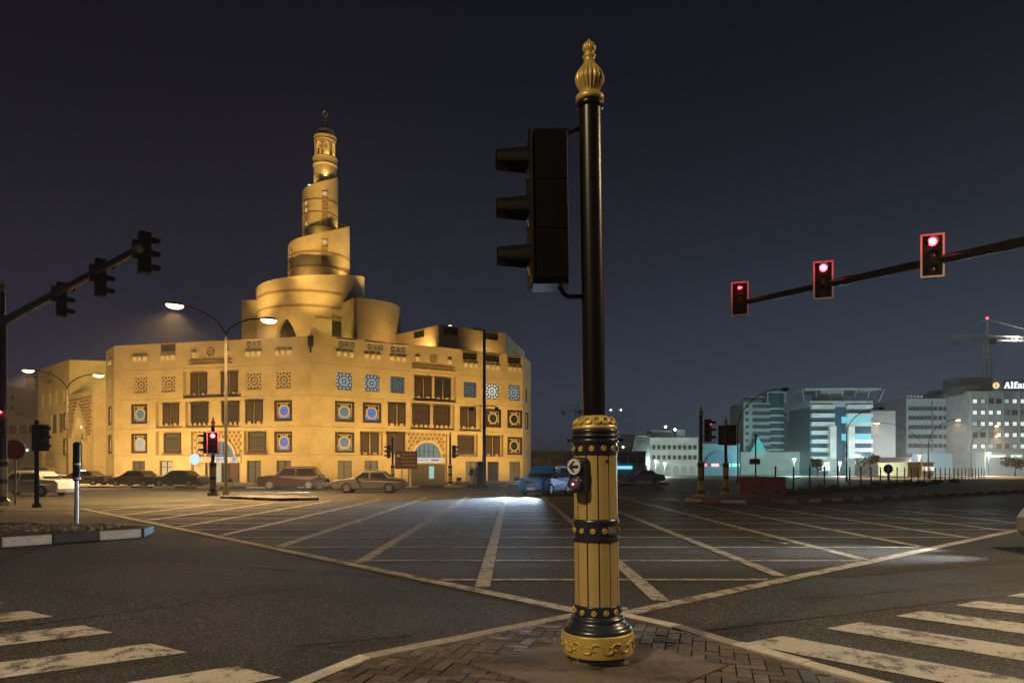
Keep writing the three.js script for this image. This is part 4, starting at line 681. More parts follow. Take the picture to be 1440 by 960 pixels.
// further ornate posts
function farPost(label, px, d, heads, top = 4.1, y = 0.15) {
  const t = thing('signal_post', label, 'traffic light', [X(px, d), y, -d], 0, 'ornate signal posts');
  ornatePost(t, top, false); for (const h of heads) { signalHead(t, h[0], h[1], h[2]); part('bracket', [bar([0, h[0][1] + 0.3, 0], [h[0][0], h[0][1] + 0.3, h[0][2] - 0.1], 0.025), bar([0, h[0][1] - 0.3, 0], [h[0][0], h[0][1] - 0.3, h[0][2] - 0.1], 0.025)], M.black, t); }
  return t;
}
farPost('ornate signal post showing red on the small dark island', 299, 35, [[[0.12, 2.75, 0.3], 0.35, { lit: 0, big: true, light: 3, red: M.redOn }], [[-0.42, 2.75, 0.1], -1.2, {}]], 3.6);
farPost('ornate signal post whose visors point left before the right wing', 552, 57.5, [[[-0.45, 2.9, 0], -1.25, { lit: 0, red: M.redDim }]], 4.1);
farPost('ornate signal post whose visors point right beside the right shop portal', 633, 57.8, [[[0.45, 2.9, 0], 1.35, {}]], 4.1);
farPost('ornate signal post with dim red signal at left tip of planted island', 986, 33.4, [[[0.42, 3.3, 0.15], 0.95, { lit: 0, red: M.redDim }]], 4.0);
farPost('ornate signal post with blank back-turned signal beside the red barrier', 1021, 37.6, [[[-0.1, 3.3, -0.4], 2.7, { big: false }], [[0.35, 3.3, -0.2], 2.9, { big: true }]], 3.8);
{ // plain post with signals seen from behind, far left
  const d = 28, t = thing('signal_post', 'plain black post with two back-turned signal heads at far left', 'traffic light', [X(51, d), 0, -d], 0, 'plain signal posts');
  part('pole', [cyl(0.09, 0.08, 3.5)], M.blackMatt, t); part('cap', [ball(0.09, 0, 3.5, 0)], M.blackMatt, t); part('base', [cyl(0.18, 0.14, 0.16)], M.blackMatt, t);
  signalHead(t, [-0.06, 2.85, -0.22], 3.3, {}); signalHead(t, [0.36, 2.85, 0.05], 1.25, {});
}
{ // bare bollard-like post on the left island
  const d = 16.6, t = thing('marker_post', 'slim grey post with dark sleeve on the left gravel island', 'post', [X(107, d), 0.17, -d]);
  t.scale.setScalar(0.92); part('pole', [cyl(0.05, 0.05, 1.25)], M.steel, t); part('sleeve', [cyl(0.085, 0.085, 0.95, 0, 1.2, 0)], M.blackMatt, t); part('clamp', [cyl(0.1, 0.1, 0.05, 0, 1.24, 0), cyl(0.1, 0.1, 0.05, 0, 1.62, 0)], M.steel, t); part('cap', [ball(0.085, 0, 2.15, 0)], M.blackMatt, t);
}
// mast arms over the road
function mast(label, foot, tip, h, h2, heads, post) {
  const dx = tip[0] - foot[0], dz = tip[1] - foot[1];
  const t = thing('mast_arm_signal', label, 'traffic light', [foot[0], 0.15, foot[1]], 0, 'mast arm signals');
  ornatePost(t, post, false);
  part('lower_shaft', [cyl(0.15, 0.13, h - 1.6, 0, 1.72, 0, 20)], M.black, t);
  const A = [0, h - 0.15, 0], B = [dx, h2 - 0.15, dz];
  part('arm', [bar(A, B, 0.15, 0.085, 20)], M.black, t); part('arm_end', [ball(0.13, B[0], B[1], B[2])], M.gold, t);
  for (const k of [0.25, 0.5, 0.75]) part('arm_collar', [bar([dx * k - dx * 0.006, A[1] + (B[1] - A[1]) * k, dz * k - dz * 0.006], [dx * k + dx * 0.006, A[1] + (B[1] - A[1]) * k, dz * k + dz * 0.006], 0.16 - 0.06 * k, 0.16 - 0.06 * k, 16)], M.black, t);
  for (const [k, turn, o] of heads) { const p = [dx * k, A[1] + (B[1] - A[1]) * k, dz * k], f = o.off ?? 0.22; signalHead(t, [p[0] + Math.sin(turn) * f, p[1] + (o.dy ?? 0.1), p[2] + Math.cos(turn) * f], turn, o); part('clamp', [bx(0.14, 0.5, 0.2, 0, 0, 0)], M.black, t, p, turn); }
  return t;
}
const leftMast = mast('mast arm signal whose three back-turned heads rise from far left', [X(3, 25.5), -25.5], [-9.75, -17.8], 7.05, 7.3, [[0.99, 2.25, { dy: -0.05, off: 0.3 }], [0.74, 2.25, { dy: -0.1, off: 0.3 }], [0.47, 2.25, { dy: -0.15, off: 0.3 }]], 8.0);
signalHead(leftMast, [0.12, 3.2, 0.34], 0.3, { lit: 0, light: 2 });
mast('mast arm signal with three red lights over the road at right', [16.4, -9.6], [7.55, -23.2], 6.75, 7.15, [[0.985, -0.32, { lit: 0, big: true, arrow: true, light: 0.5 }], [0.8, -0.32, { lit: 0, big: true, light: 0.5 }], [0.612, -0.32, { lit: 0, big: true, light: 0.6 }]], 7.6);

// ---------------------------------------------------------------- street lamps
function lampHead(parent, p, dir, lit, cd, on = true, col = SODIUM) { // p: tip, dir: outwards in the plan
  const g = sub('lamp_head', parent, p, -Math.atan2(dir[1], dir[0]));
  part('cover', [new THREE.SphereGeometry(0.52, 20, 12, 0, 2 * PI, 0, PI / 2).scale(1, 0.34, 0.42).translate(0.35, 0.0, 0)], M.lampPole, g);
  part('lens', [new THREE.SphereGeometry(0.48, 20, 10, 0, 2 * PI, PI / 2, PI / 2).scale(1, 0.5, 0.4).translate(0.35, -0.004, 0)], on ? lit : M.glass, g);
  if (on && cd) { g.updateWorldMatrix(true, false); const w = V3(0.35, -0.3, 0).applyMatrix4(g.matrixWorld); spot(scene, w.toArray(), [w.x + dir[0] * 1.2, 0, w.z + dir[1] * 1.2], col, cd, 1.35, 0.7, 6); }
}
function streetLamp(label, x, z, h, arms, pole = M.lampPole, y = 0) { // arms: [dx, dz, tip height, lit, candela]
  const t = thing('street_lamp', label, 'street lamp', [x, y, z], 0, 'street lamps');
  part('pole', [cyl(0.1, 0.06, h, 0, 0, 0, 14)], pole, t); part('base', [cyl(0.2, 0.17, 0.5, 0, 0, 0, 14)], pole, t);
  for (const [dx, dz, ty, on, cd, col] of arms) { const l = Math.hypot(dx, dz); part('arm', [tube([[0, h - 0.1, 0], [dx * 0.1, h + (ty - h) * 0.32, dz * 0.1], [dx * 0.38, h + (ty - h) * 0.72, dz * 0.38], [dx * 0.75, h + (ty - h) * 0.96, dz * 0.75], [dx, ty, dz]], 0.055, 24, 8)], pole, t); lampHead(t, [dx, ty, dz], [dx / l, dz / l], M.sodium, cd, on, col); }
  return t;
}
streetLamp('double-armed sodium lamp before the left wing, both heads lit', -17.2, -41, 9.6, [[-2.0, 1.4, 11.05, true, 1500], [1.85, -1.0, 10.8, true, 1500]]);
streetLamp('double-armed sodium lamp before the pointed portal, both heads lit', X(94, 66), -66, 9.4, [[-2.5, 1.2, 10.95, true, 1100], [2.0, -1.0, 10.85, true, 1100]]);
streetLamp('single-armed lamp with unlit head bending right over the planted island', X(1038, 72), -72, 6.4, [[5.3, -1.5, 10.2, false, 0]], M.darkPole);
streetLamp('single-armed unlit lamp bending right before the balconied glass tower', X(1191, 92), -92, 6.8, [[5.5, -2, 10.0, false, 0]], M.darkPole);
streetLamp('lit single-armed lamp between glass tower and grey hotel, bending left', X(1297, 122), -122, 6, [[-6.6, -2, 10.0, true, 2200]]);
streetLamp('lit single-armed lamp bending right before the grey hotel block', X(1306, 114), -114, 6, [[6.0, -2, 10.0, true, 2200]]);
streetLamp('lit single-armed lamp bending right before the lettered block', X(1366, 128), -128, 6, [[6.0, -2, 9.9, true, 2200]]);
streetLamp('farthest lit single-armed lamp before the lettered block', X(1386, 170), -170, 6, [[4.0, -2, 10.0, true, 1800]]);
streetLamp('lit street lamp on the near left kerb behind the viewer', -8.5, 3.2, 9.3, [[2.2, -1.6, 10.2, true, 480, NEARLAMP]]);
streetLamp('lit street lamp on the near right kerb beside the mast arm foot', 15.6, -6.6, 9.3, [[-2.1, -1.2, 10.2, true, 760, NEARLAMP]]);
{ // dark tall pole with floodlight brackets before the right wing
  const d = 60, t = thing('flood_pole', 'tall dark pole with small floodlight brackets before the right wing', 'lamp post', [X(681, d), 0.14, -d]);
  part('pole', [cyl(0.17, 0.12, 13.7)], M.darkPole, t); part('top_arm', [bar([0, 13.6, 0], [-0.75, 13.75, 0], 0.05), bx(0.34, 0.14, 0.22, -0.8, 13.75, 0)], M.darkPole, t);
  for (const s of [-1, 1]) { const g = sub('bracket', t, [0, 6.9, 0]); part('arm', [tube([[0, 0, 0], [s * 0.4, 0.12, 0], [s * 1.1, 0.02, 0]], 0.035, 12, 6)], M.darkPole, g); part('head', [rbx(0.34, 0.3, 0.26, 0.05, s * 1.1, -0.18, 0)], M.darkPole, g); }
  part('cabinet', [rbx(0.55, 2.1, 0.4, 0.03, -0.35, 1.05, 0)], M.blackMatt, t);
}

// ---------------------------------------------------------------- signs, barrier, fence
{ // brown direction sign
  const d = 57, t = thing('direction_sign', 'brown direction sign with white arrow before the right shop portal', 'sign', [X(571, d), 0.14, -d], 0.1);
  for (const s of [-0.35, 0.35]) part('leg', [bx(0.16, 1.5, 0.12, s, 0.75, 0)], M.trim, t);
  part('board', [rbx(1.85, 1.5, 0.1, 0.04, 0, 2.2, 0)], std(0.1, 0.045, 0.02, 0.5), t);
  part('arrow', [ext(shp([[-0.8, 2.55], [-0.62, 2.7], [-0.62, 2.6], [-0.5, 2.6], [-0.5, 2.5], [-0.62, 2.5], [-0.62, 2.4]]), 0.01, 0.055)], M.border, t);
  const b = []; for (let r = 0; r < 4; r++) for (let k = 0; k < 8; k++) b.push(bx(rr(0.06, 0.13), rr(0.05, 0.12), 0.01, -0.3 + k * 0.14, 2.68 - r * 0.3, 0.056)); part('lettering', b, std(0.4, 0.32, 0.2), t);
}
{ // round red sign disc
  const d = 30, t = thing('round_sign', 'round red sign on a thin post at far left', 'sign', [X(21, d), 0, -d], 0.1);
  part('pole', [cyl(0.035, 0.035, 2.8)], M.steel, t); part('disc', [new THREE.CylinderGeometry(0.44, 0.44, 0.03, 36).rotateX(PI / 2).translate(0, 2.42, 0.05)], std(0.42, 0.03, 0.035, 0.45), t); part('rim', [new THREE.TorusGeometry(0.44, 0.02, 6, 36).translate(0, 2.42, 0.055)], M.steel, t);
}
{ // blue keep-right sign on the island
  const d = 50, t = thing('arrow_sign', 'small round blue arrow sign among the fence posts', 'sign', [X(1249, d), 0.14, -d]);
  part('pole', [cyl(0.04, 0.04, 1.5)], M.steel, t); part('disc', [new THREE.CylinderGeometry(0.34, 0.34, 0.03, 28).rotateX(PI / 2).translate(0, 1.45, 0.06)], std(0.03, 0.08, 0.4, 0.4), t); part('arrow', [ext(shp([[-0.05, 1.65], [0.05, 1.65], [0.05, 1.4], [0.14, 1.4], [0, 1.22], [-0.14, 1.4], [-0.05, 1.4]]), 0.01, 0.08)], M.border, t);
}
{ // small red board sign behind the barrier
  const d = 56, t = thing('board_sign', 'small red-brown board sign on a pole behind the red barrier', 'sign', [X(1063, d), 0.0, -d]);
  part('pole', [cyl(0.06, 0.06, 4.3)], M.darkPole, t); part('board', [rbx(0.85, 0.45, 0.05, 0.02, -0.1, 2.2, 0.08)], std(0.25, 0.05, 0.04), t); part('head', [rbx(0.3, 0.14, 0.2, 0.03, 0, 4.3, 0)], M.darkPole, t);
}
{ // red plastic barrier
  const d = 37.6, t = thing('plastic_barrier', 'red plastic road barrier block on the planted island', 'barrier', [X(1072, d), 0.15, -d], -0.05);
  const red = std(0.5, 0.06, 0.05, 0.5, { map: mottle });
  for (const s of [-0.62, 0.62]) {
    const b = part('body', [ext(shp([[-0.26, 0.0], [-0.26, 0.3], [-0.17, 0.42], [-0.13, 0.95], [0.13, 0.95], [0.17, 0.42], [0.26, 0.3], [0.26, 0]]), 1.18, -0.59, 0.02).rotateY(PI / 2)], red, t, [s, 0.03, 0]);
    for (let k = 0; k < 6; k++) part('rib', [rbx(0.05, 0.6, 0.04, 0.015, 0, 0.7, 0)], red, b, [-0.48 + k * 0.19, -0.03, 0.17]);
    part('slot', [bx(0.2, 0.1, 0.06)], M.dark, b, [0.1, 0.1, 0.27]);
  }
}
{ // post and chain fence along the island
  const t = thing('post_fence', 'row of dark fence posts with thin rails along the planted island', 'fence', [0, 0.13, 0]);
  const pg = keep([cyl(0.055, 0.05, 1.5, 0, 0, 0, 8), cyl(0.075, 0.075, 0.05, 0, 1.5, 0, 8), ball(0.05, 0, 1.58, 0, 8)]), dot = keep([ball(0.035, 0, 0, 0, 6)]);
  const P = []; for (let k = 0; k < 30; k++) P.push([15.3 + 0.66 * k * 3, -39.6 - 0.752 * k * 3]);
  P.forEach(([x, z], k) => { part('post', pg, M.blackMatt, t, [x, 0, z]); if (k) { const [a, c] = P[k - 1]; for (const y of [0.45, 0.9, 1.35]) part('rail', [tube([[a, y, c], [(a + x) / 2, y - 0.06, (c + z) / 2], [x, y, z]], 0.012, 6, 4)], M.darkPole, t); } });
}

// ---------------------------------------------------------------- cars
function carProto(kind) { // one set of shapes per body style; nose towards +x
  const suv = kind === 'suv', L = suv ? 4.75 : 4.6, Wd = 1.84, bl = suv ? 1.02 : 0.92, top = suv ? 1.74 : 1.44, wr = suv ? 0.37 : 0.33, fx = L / 2 - 0.92, rx = -L / 2 + 0.9;
  const arc = (cx) => { const p = []; for (let i = 0; i <= 10; i++) { const a = PI - PI * i / 10; p.push([cx + (wr + 0.06) * Math.cos(a), 0.3 + (wr + 0.06) * Math.sin(a) * 1.02]); } return p; };
  const hood = suv ? 1.04 : 0.86, nose = suv ? 0.9 : 0.7;
  const low = shp([[-L / 2 + 0.1, 0.3], ...arc(rx), ...arc(fx), [L / 2 - 0.12, 0.28], [L / 2, 0.42], [L / 2, nose - 0.08], [L / 2 - 0.1, nose + 0.05], [L / 2 - 0.9, hood], [L / 2 - 1.35, bl + 0.03], [-L / 2 + (suv ? 0.1 : 0.9), bl + 0.05], [-L / 2 + 0.1, suv ? bl : bl - 0.01], [-L / 2, bl - 0.15], [-L / 2, 0.45]]);
  const bend = (g) => { const p = g.attributes.position; for (let i = 0; i < p.count; i++) { const x = p.getX(i), y = p.getY(i), z = p.getZ(i), e = Math.max(0, Math.abs(x) - L / 2 + 1.0), s = 1 - 0.11 * e * e; const b = Math.max(0, (y - bl) / (top - bl)), w = 1 - 0.2 * b - 0.06 * Math.max(0, (0.55 - y)); p.setZ(i, z * s * w); } g.computeVertexNormals(); return g; };
  const slab = (s, w, bev) => { const g = new THREE.ExtrudeGeometry(s, { depth: w - 2 * bev, bevelEnabled: true, bevelSize: bev, bevelThickness: bev, bevelSegments: 3, steps: 6, curveSegments: 8 }); g.translate(0, 0, -(w - 2 * bev) / 2); return bend(g); };
  const A = L / 2 - 1.25, B = suv ? L / 2 - 2.0 : L / 2 - 1.95, Cc = suv ? -L / 2 + 0.55 : -L / 2 + 1.35, D = suv ? -L / 2 + 0.14 : -L / 2 + 0.75;
  const cab = shp([[A, bl], [B, top - 0.04], [B - 0.35, top], [Cc + 0.3, top], [Cc, top - 0.05], [D, bl]]);
  const side = (pts) => pts;
  const wy0 = bl + 0.05, wy1 = top - 0.1, ins = (y) => (y - bl) / (top - bl);
  const lx = (y) => A + (B - A) * ins(y) - 0.1, rxx = (y) => D + (Cc - D) * ins(y) + 0.1, mid = (A + Cc) / 2 - 0.15;
  const winS = (x0, x1, y0 = wy0) => [shp([[x0[0], y0], [x1[0], y0], [x1[1], wy1], [x0[1], wy1]])];
  const pane = (pts) => { const g = []; for (const s of [-1, 1]) { const e = new THREE.ExtrudeGeometry(shp(pts), { depth: 0.02, bevelEnabled: false }).translate(0, 0, -0.01); const p = e.attributes.position; for (let i = 0; i < p.count; i++) { const y = p.getY(i), x = p.getX(i), en = Math.max(0, Math.abs(x) - L / 2 + 1.0), w = (Wd / 2 - 0.005) * (1 - 0.2 * ins(y)) * (1 - 0.11 * en * en); p.setZ(i, s * w + p.getZ(i)); } e.computeVertexNormals(); g.push(e); } return g; };
  const front = pane([[mid + 0.05, wy0], [lx(wy0) - 0.08, wy0], [lx(wy1), wy1], [mid + 0.05, wy1]]), rear = pane([[rxx(wy0) + 0.1, wy0], [mid - 0.06, wy0], [mid - 0.06, wy1], [rxx(wy1), wy1]]);
  const slope = (x0, y0, x1, y1, w0, w1) => { const g = new THREE.BufferGeometry(); g.setAttribute('position', new THREE.Float32BufferAttribute([x0, y0, -w0, x0, y0, w0, x1, y1, w1, x0, y0, -w0, x1, y1, w1, x1, y1, -w1], 3)); g.computeVertexNormals(); return g; };
  const hw = Wd / 2 * 0.9;
  return {
    L, wr, fx, rx,
    body: keep([slab(low, Wd, 0.07)]), cabin: keep([slab(cab, Wd - 0.06, 0.05)]),
    windscreen: keep([slope(A + 0.035 + (B - A) * 0.1, bl + 0.1, B + 0.06, top - 0.07, hw * 0.93, hw * 0.8)]), backglass: keep([slope(D - 0.05 + (Cc - D) * 0.12, bl + 0.1, Cc - 0.07, top - 0.1, hw * 0.9, hw * 0.78)]),
    front: front.map((g) => keep([g])), rear: rear.map((g) => keep([g])),
    tyre: keep([new THREE.TorusGeometry(wr - 0.09, 0.1, 10, 24).scale(1, 1, 1.05), new THREE.CylinderGeometry(wr - 0.12, wr - 0.12, 0.16, 20).rotateX(PI / 2)]),
    rim: keep([new THREE.TorusGeometry(wr - 0.16, 0.025, 6, 20), ...[0, 1, 2, 3, 4].map((k) => bx(0.06, wr * 1.1 - 0.12, 0.03, 0, (wr - 0.12) / 2, 0).rotateZ(k * 2 * PI / 5)), cyl(0.06, 0.06, 0.03).rotateX(PI / 2)]),
    head: keep([rbx(0.16, 0.14, 0.36, 0.05)]), tail: keep([rbx(0.08, 0.2, 0.3, 0.03)]), grille: keep([rbx(0.05, 0.18, 0.8, 0.02)]), plate: keep([bx(0.02, 0.12, 0.5)]), mirror: keep([rbx(0.12, 0.13, 0.2, 0.04)]), sill: keep([bx(L - 0.8, 0.12, Wd - 0.24, 0, 0.3, 0)]), handle: keep([rbx(0.18, 0.03, 0.04, 0.012)]),
    hood, nose, bl, Wd, top,
  };
}
const CARS = { sedan: carProto('sedan'), suv: carProto('suv') };
M.tyre = std(0.02, 0.02, 0.02, 0.85); M.rim = std(0.45, 0.45, 0.46, 0.35, { metalness: 0.8 }); M.tailOff = std(0.25, 0.015, 0.015, 0.25); M.tailOn = glow(1, 0.05, 0.04, 2.5); M.headOff = std(0.55, 0.56, 0.58, 0.15); M.headOn = glow(1, 0.97, 0.9, 18);
M.carGlass = std(0.015, 0.017, 0.02, 0.06);
function car(kind, label, x, z, turn, paint, { beam = lin(0.92, 0.96, 1), lights = false, cd = 0, y = 0, taillit = false, group = 'cars by the junction' } = {}) {
  const c = CARS[kind], t = thing('car', label, 'car', [x, y, z], turn, group);
  const pm = new THREE.MeshPhysicalMaterial({ color: lin(...paint), roughness: 0.35, metalness: 0.3, clearcoat: 1, clearcoatRoughness: 0.08 });
  const b = part('body', c.body, pm, t); part('cabin', c.cabin, pm, t); part('sill', c.sill, M.blackMatt, t);
  part('windscreen', c.windscreen, M.carGlass, t); part('rear_window', c.backglass, M.carGlass, t); for (const k of [0, 1]) { part('side_window', c.front[k], M.carGlass, t); part('side_window', c.rear[k], M.carGlass, t); }
  for (const px of [c.fx, c.rx]) for (const s of [-1, 1]) { const w = sub('wheel', t, [px, c.wr, s * (c.Wd / 2 - 0.12)], s > 0 ? 0 : PI); part('tyre', c.tyre, M.tyre, w); part('rim', c.rim, M.rim, w, [0, 0, 0.08]); }
  for (const s of [-1, 1]) { part('headlight', c.head, lights ? M.headOn : M.headOff, t, [c.L / 2 - 0.06, c.nose - 0.1, s * 0.62], s * -0.25); part('tail_light', c.tail, taillit ? M.tailOn : M.tailOff, t, [-c.L / 2 + 0.0, c.bl - 0.22, s * 0.64]); part('mirror', c.mirror, pm, t, [c.L / 2 - 1.55, c.bl + 0.06, s * (c.Wd / 2 + 0.08)]); part('door_handle', c.handle, pm, b, [0.0, c.bl - 0.14, s * (c.Wd / 2 + 0.005)]); }
  part('grille', c.grille, M.blackMatt, t, [c.L / 2 + 0.05, c.nose - 0.12, 0]); part('number_plate', c.plate, M.border, t, [c.L / 2 + 0.075, 0.42, 0]);
  if (cd) for (const s of [-1, 1]) { t.updateWorldMatrix(true, false); const p = V3(c.L / 2 + 0.1, c.nose - 0.1, s * 0.62).applyMatrix4(t.matrixWorld), q = V3(c.L / 2 + 20, -0.2, s * 0.62).applyMatrix4(t.matrixWorld); spot(scene, p.toArray(), q.toArray(), beam, cd, 0.42, 0.7, 4); }
  return t;
}
car('sedan', 'dark maroon car parked below the leftmost ornate windows', X(192, 61), -61, PI - 0.2, [0.045, 0.014, 0.012], { y: 0 });
car('sedan', 'dark brown car parked before the left shop portal', X(252, 60.5), -60.5, PI - 0.12, [0.03, 0.014, 0.012]);
car('suv', 'black tall car parked before the pointed portal, beside a lamp pole', X(63, 66), -66, 0.12, [0.02, 0.012, 0.01]);
car('sedan', 'low dark red car parked right of the portal lamp pole', X(117, 64), -64, PI, [0.06, 0.016, 0.012]);
car('suv', 'dark brown tall car passing the building corner', X(410, 53), -53, PI + 0.06, [0.04, 0.018, 0.014]);
car('sedan', 'grey saloon car with headlights on, driving left past the corner', X(520, 46), -46, PI + 0.04, [0.14, 0.135, 0.125], { lights: true, cd: 700, taillit: true });
car('suv', 'bright blue tall car just left of the near signal post', X(768, 42), -42, PI + 1.15, [0.02, 0.2, 0.85], { lights: true, cd: 900, beam: lin(0.55, 0.76, 1) });
car('sedan', 'white car with headlights on at far left of the road', X(40, 40), -40, PI - 0.05, [0.6, 0.6, 0.58], { lights: true, cd: 900, taillit: true });
car('sedan', 'white car whose nose just enters the right edge', 11.98, -12.1, PI - 0.12, [0.62, 0.62, 0.6], { lights: true, cd: 160 });
car('sedan', 'small pale car far behind, right of the near post', X(905, 80), -80, PI, [0.3, 0.3, 0.34], { lights: true });

// ---------------------------------------------------------------- far buildings
M.wallTeal = std(0.34, 0.38, 0.38, 0.8, { map: stuccoMap }); M.wallGrey = std(0.36, 0.36, 0.35, 0.8, { map: stuccoMap }); M.wallWhite = std(0.55, 0.56, 0.54, 0.8, { map: stuccoMap }); M.wallDark = std(0.09, 0.085, 0.08, 0.8, { map: stuccoMap }); M.blueGlass = std(0.02, 0.07, 0.11, 0.12); M.litCyan = glow(0.12, 0.7, 0.85, 0.9);
const BW = (px0, px1, d) => (px1 - px0) / 960 * d, BH = (py, d) => EYE + (660 - py) / 960 * d;
function block(name, label, px0, px1, d, depth, turn = 0) { const g = thing(name, label, 'building', [X((px0 + px1) / 2, d), 0, -d], turn); g.userData.w = 0; delete g.userData.w; return { g, w: BW(px0, px1, d), dep: depth }; }
function windows(g, xs, ys, w, h, z, pick) { const pane = keep([bx(w, h, 0.1)]), fr = keep([frameGeo(w + 0.3, h + 0.3, 0.16, 0.12)]); for (const y of ys) for (const x of xs) { const k = sub('window', g, [x, y, z]); part('pane', pane, pick(x, y), k); part('frame', fr, M.wallDark, k, [0, 0, 0.03]); } }
const span = (a, b, n) => Array.from({ length: n }, (_, i) => a + (b - a) * (n > 1 ? i / (n - 1) : 0));
{ // banded glass tower with rounded corner
  const d = 195, { g, w } = block('office_tower', 'banded blue-glass tower with rounded corner and roof frame', 1046, 1106, d, 14), H = BH(566, d), n = 7, h0 = 7, fl = (H - h0) / n;
  part('wall', [bx(w * 0.62, H, 12, -w * 0.19, H / 2, -6)], M.wallTeal, g); part('podium', [bx(w * 1.9, 6.5, 14, w * 0.3, 3.25, -4)], M.wallTeal, g);
  part('corner_drum', [cyl(2.9, 2.9, H + 2.5, w * 0.28, 0, -3, 28)], M.blueGlass, g);
  for (let k = 0; k < n; k++) { part('window_band', [bx(w * 0.42, fl * 0.52, 0.2, -w * 0.08, h0 + fl * (k + 0.45), 0.08)], M.blueGlass, g); part('window', [bx(0.8, 0.9, 0.2, -w * 0.42, h0 + fl * (k + 0.45), 0.08)], M.blueGlass, g); part('floor_ring', [cyl(3.05, 3.05, 0.45, w * 0.28, h0 + fl * k, -3, 28)], M.wallWhite, g); }
  part('roof_frame', [bx(6, 0.4, 6, w * 0.28, H + 3, -3), ...[-2.5, 0, 2.5].map((e) => bx(0.35, 3, 0.35, w * 0.28 + e, H + 1.5, -0.4)), bx(9, 0.3, 6, w * 0.05, H + 1.8, -5)], M.wallTeal, g);
  part('lit_tent', [new THREE.ConeGeometry(2.2, 4.2, 4).translate(-w * 0.24, 8.6, 3)], glow(0.1, 0.7, 0.65, 0.6), g);
  part('side_wing', [bx(8, H - 5, 10, w * 0.9, (H - 5) / 2, -12)], M.wallDark, g); for (let k = 0; k < 6; k++) part('window_band', [bx(2.6, 1.2, 0.2, w * 0.62, 8 + k * fl, -6.9)], M.blueGlass, g);
}
{ // balconied glass tower with roof canopy
  const d = 185, { g, w } = block('office_tower', 'white and blue glass tower with wide roof canopy and lit floors', 1140, 1226, d, 16), H = BH(572, d), h0 = 4.5, n = 6, fl = (H - h0) / n;
  part('wall', [bx(w, H, 14, 0, H / 2, -7.2)], M.blueGlass, g);
  for (let k = 0; k <= n; k++) { const y = h0 + fl * k; part('balcony_slab', [bx(w * 0.38, 1.1, 1.2, -w * 0.31, y, 0.2)], M.wallWhite, g); if (k !== 3) part('balcony_slab', [bx(w * 0.42, 1.1, 1.2, w * 0.29, y, 0.2)], M.wallWhite, g); }
  for (const x of [-w * 0.16, w * 0.14]) part('pier', [bx(1.7, H * 0.72, 1.6, x, H * 0.36, 0.45)], M.wallWhite, g);
  for (const k of [4, 2]) part('lit_floor', [bx(w * 0.4, 1.9, 0.2, w * 0.29, h0 + fl * (k + 0.5), 0.0), bx(1.2, 1.8, 0.2, w * 0.05, h0 + fl * (k + 0.5), 0.0)], M.litCyan, g);
  part('parapet', [bx(w + 0.4, 1.6, 14.5, 0, H + 0.8, -7)], M.wallTeal, g); part('lift_house', [bx(6, 3.4, 6, -1, H + 3.2, -6)], M.wallTeal, g);
  part('canopy', [bx(w * 1.25, 0.4, 12, 1.2, H + 5, -7), ...span(-w * 0.55, w * 0.68, 7).map((x) => bar([x, H + 1.5, -2], [x * 1.1, H + 5, -1], 0.12))], M.wallTeal, g);
  part('side_wall', [bx(7, H - 1, 14, w / 2 + 3.6, (H - 1) / 2, -8)], std(0.22, 0.21, 0.2, 0.85), g);
  part('shop_sign', [bx(4.6, 1.0, 0.3, w * 0.32, 3.4, 1)], glow(0.95, 0.6, 0.65, 1.2), g); part('shop_sign', [bx(4, 0.9, 0.3, w * 0.56 + 2, 3.5, 1)], glow(0.95, 0.25, 0.25, 1.0), g); part('lit_entrance', [bx(5, 2.6, 0.3, -w * 0.26, 2.4, 1)], M.winWhite, g);
}
{ // grey block with small square windows
  const d = 200, { g, w } = block('hotel_block', 'pale grey block with rows of small dark square windows', 1275, 1363, d, 20), H = BH(563, d);
  part('wall', [bx(w, H, 18, 0, H / 2, -9)], M.wallTeal, g); part('parapet', [bx(w + 0.3, 0.6, 18.3, 0, H + 0.3, -9)], M.wallTeal, g);
  windows(g, [...span(-w * 0.44, -w * 0.13, 6), ...span(-w * 0.04, w * 0.45, 7)], span(H - 2.4, 8.5, 5), 0.85, 0.95, 0.02, () => M.glass);
  for (const x of [-w * 0.09, w * 0.2]) part('downpipe', [bx(0.2, H - 7, 0.2, x, H / 2 + 3.5, 0.12)], M.wallDark, g);
  part('podium', [bx(w, 6.2, 3, 0, 3.1, 1.4)], std(0.28, 0.4, 0.42, 0.8), g); part('roof_plant', [bx(6, 2.2, 5, w * 0.1, H + 1.4, -8), bx(3, 3.4, 4, w * 0.24, H + 2, -8)], M.wallDark, g); part('roof_letters', [0, 1, 2, 3, 4].map((k) => bx(0.7, 1.1, 0.2, -w * 0.46 + k * 1.0, H + 1.0, -0.5)), M.wallWhite, g);
}
const font = await new FontLoader().loadAsync('fonts/droid/droid_serif_bold.typeface.json');
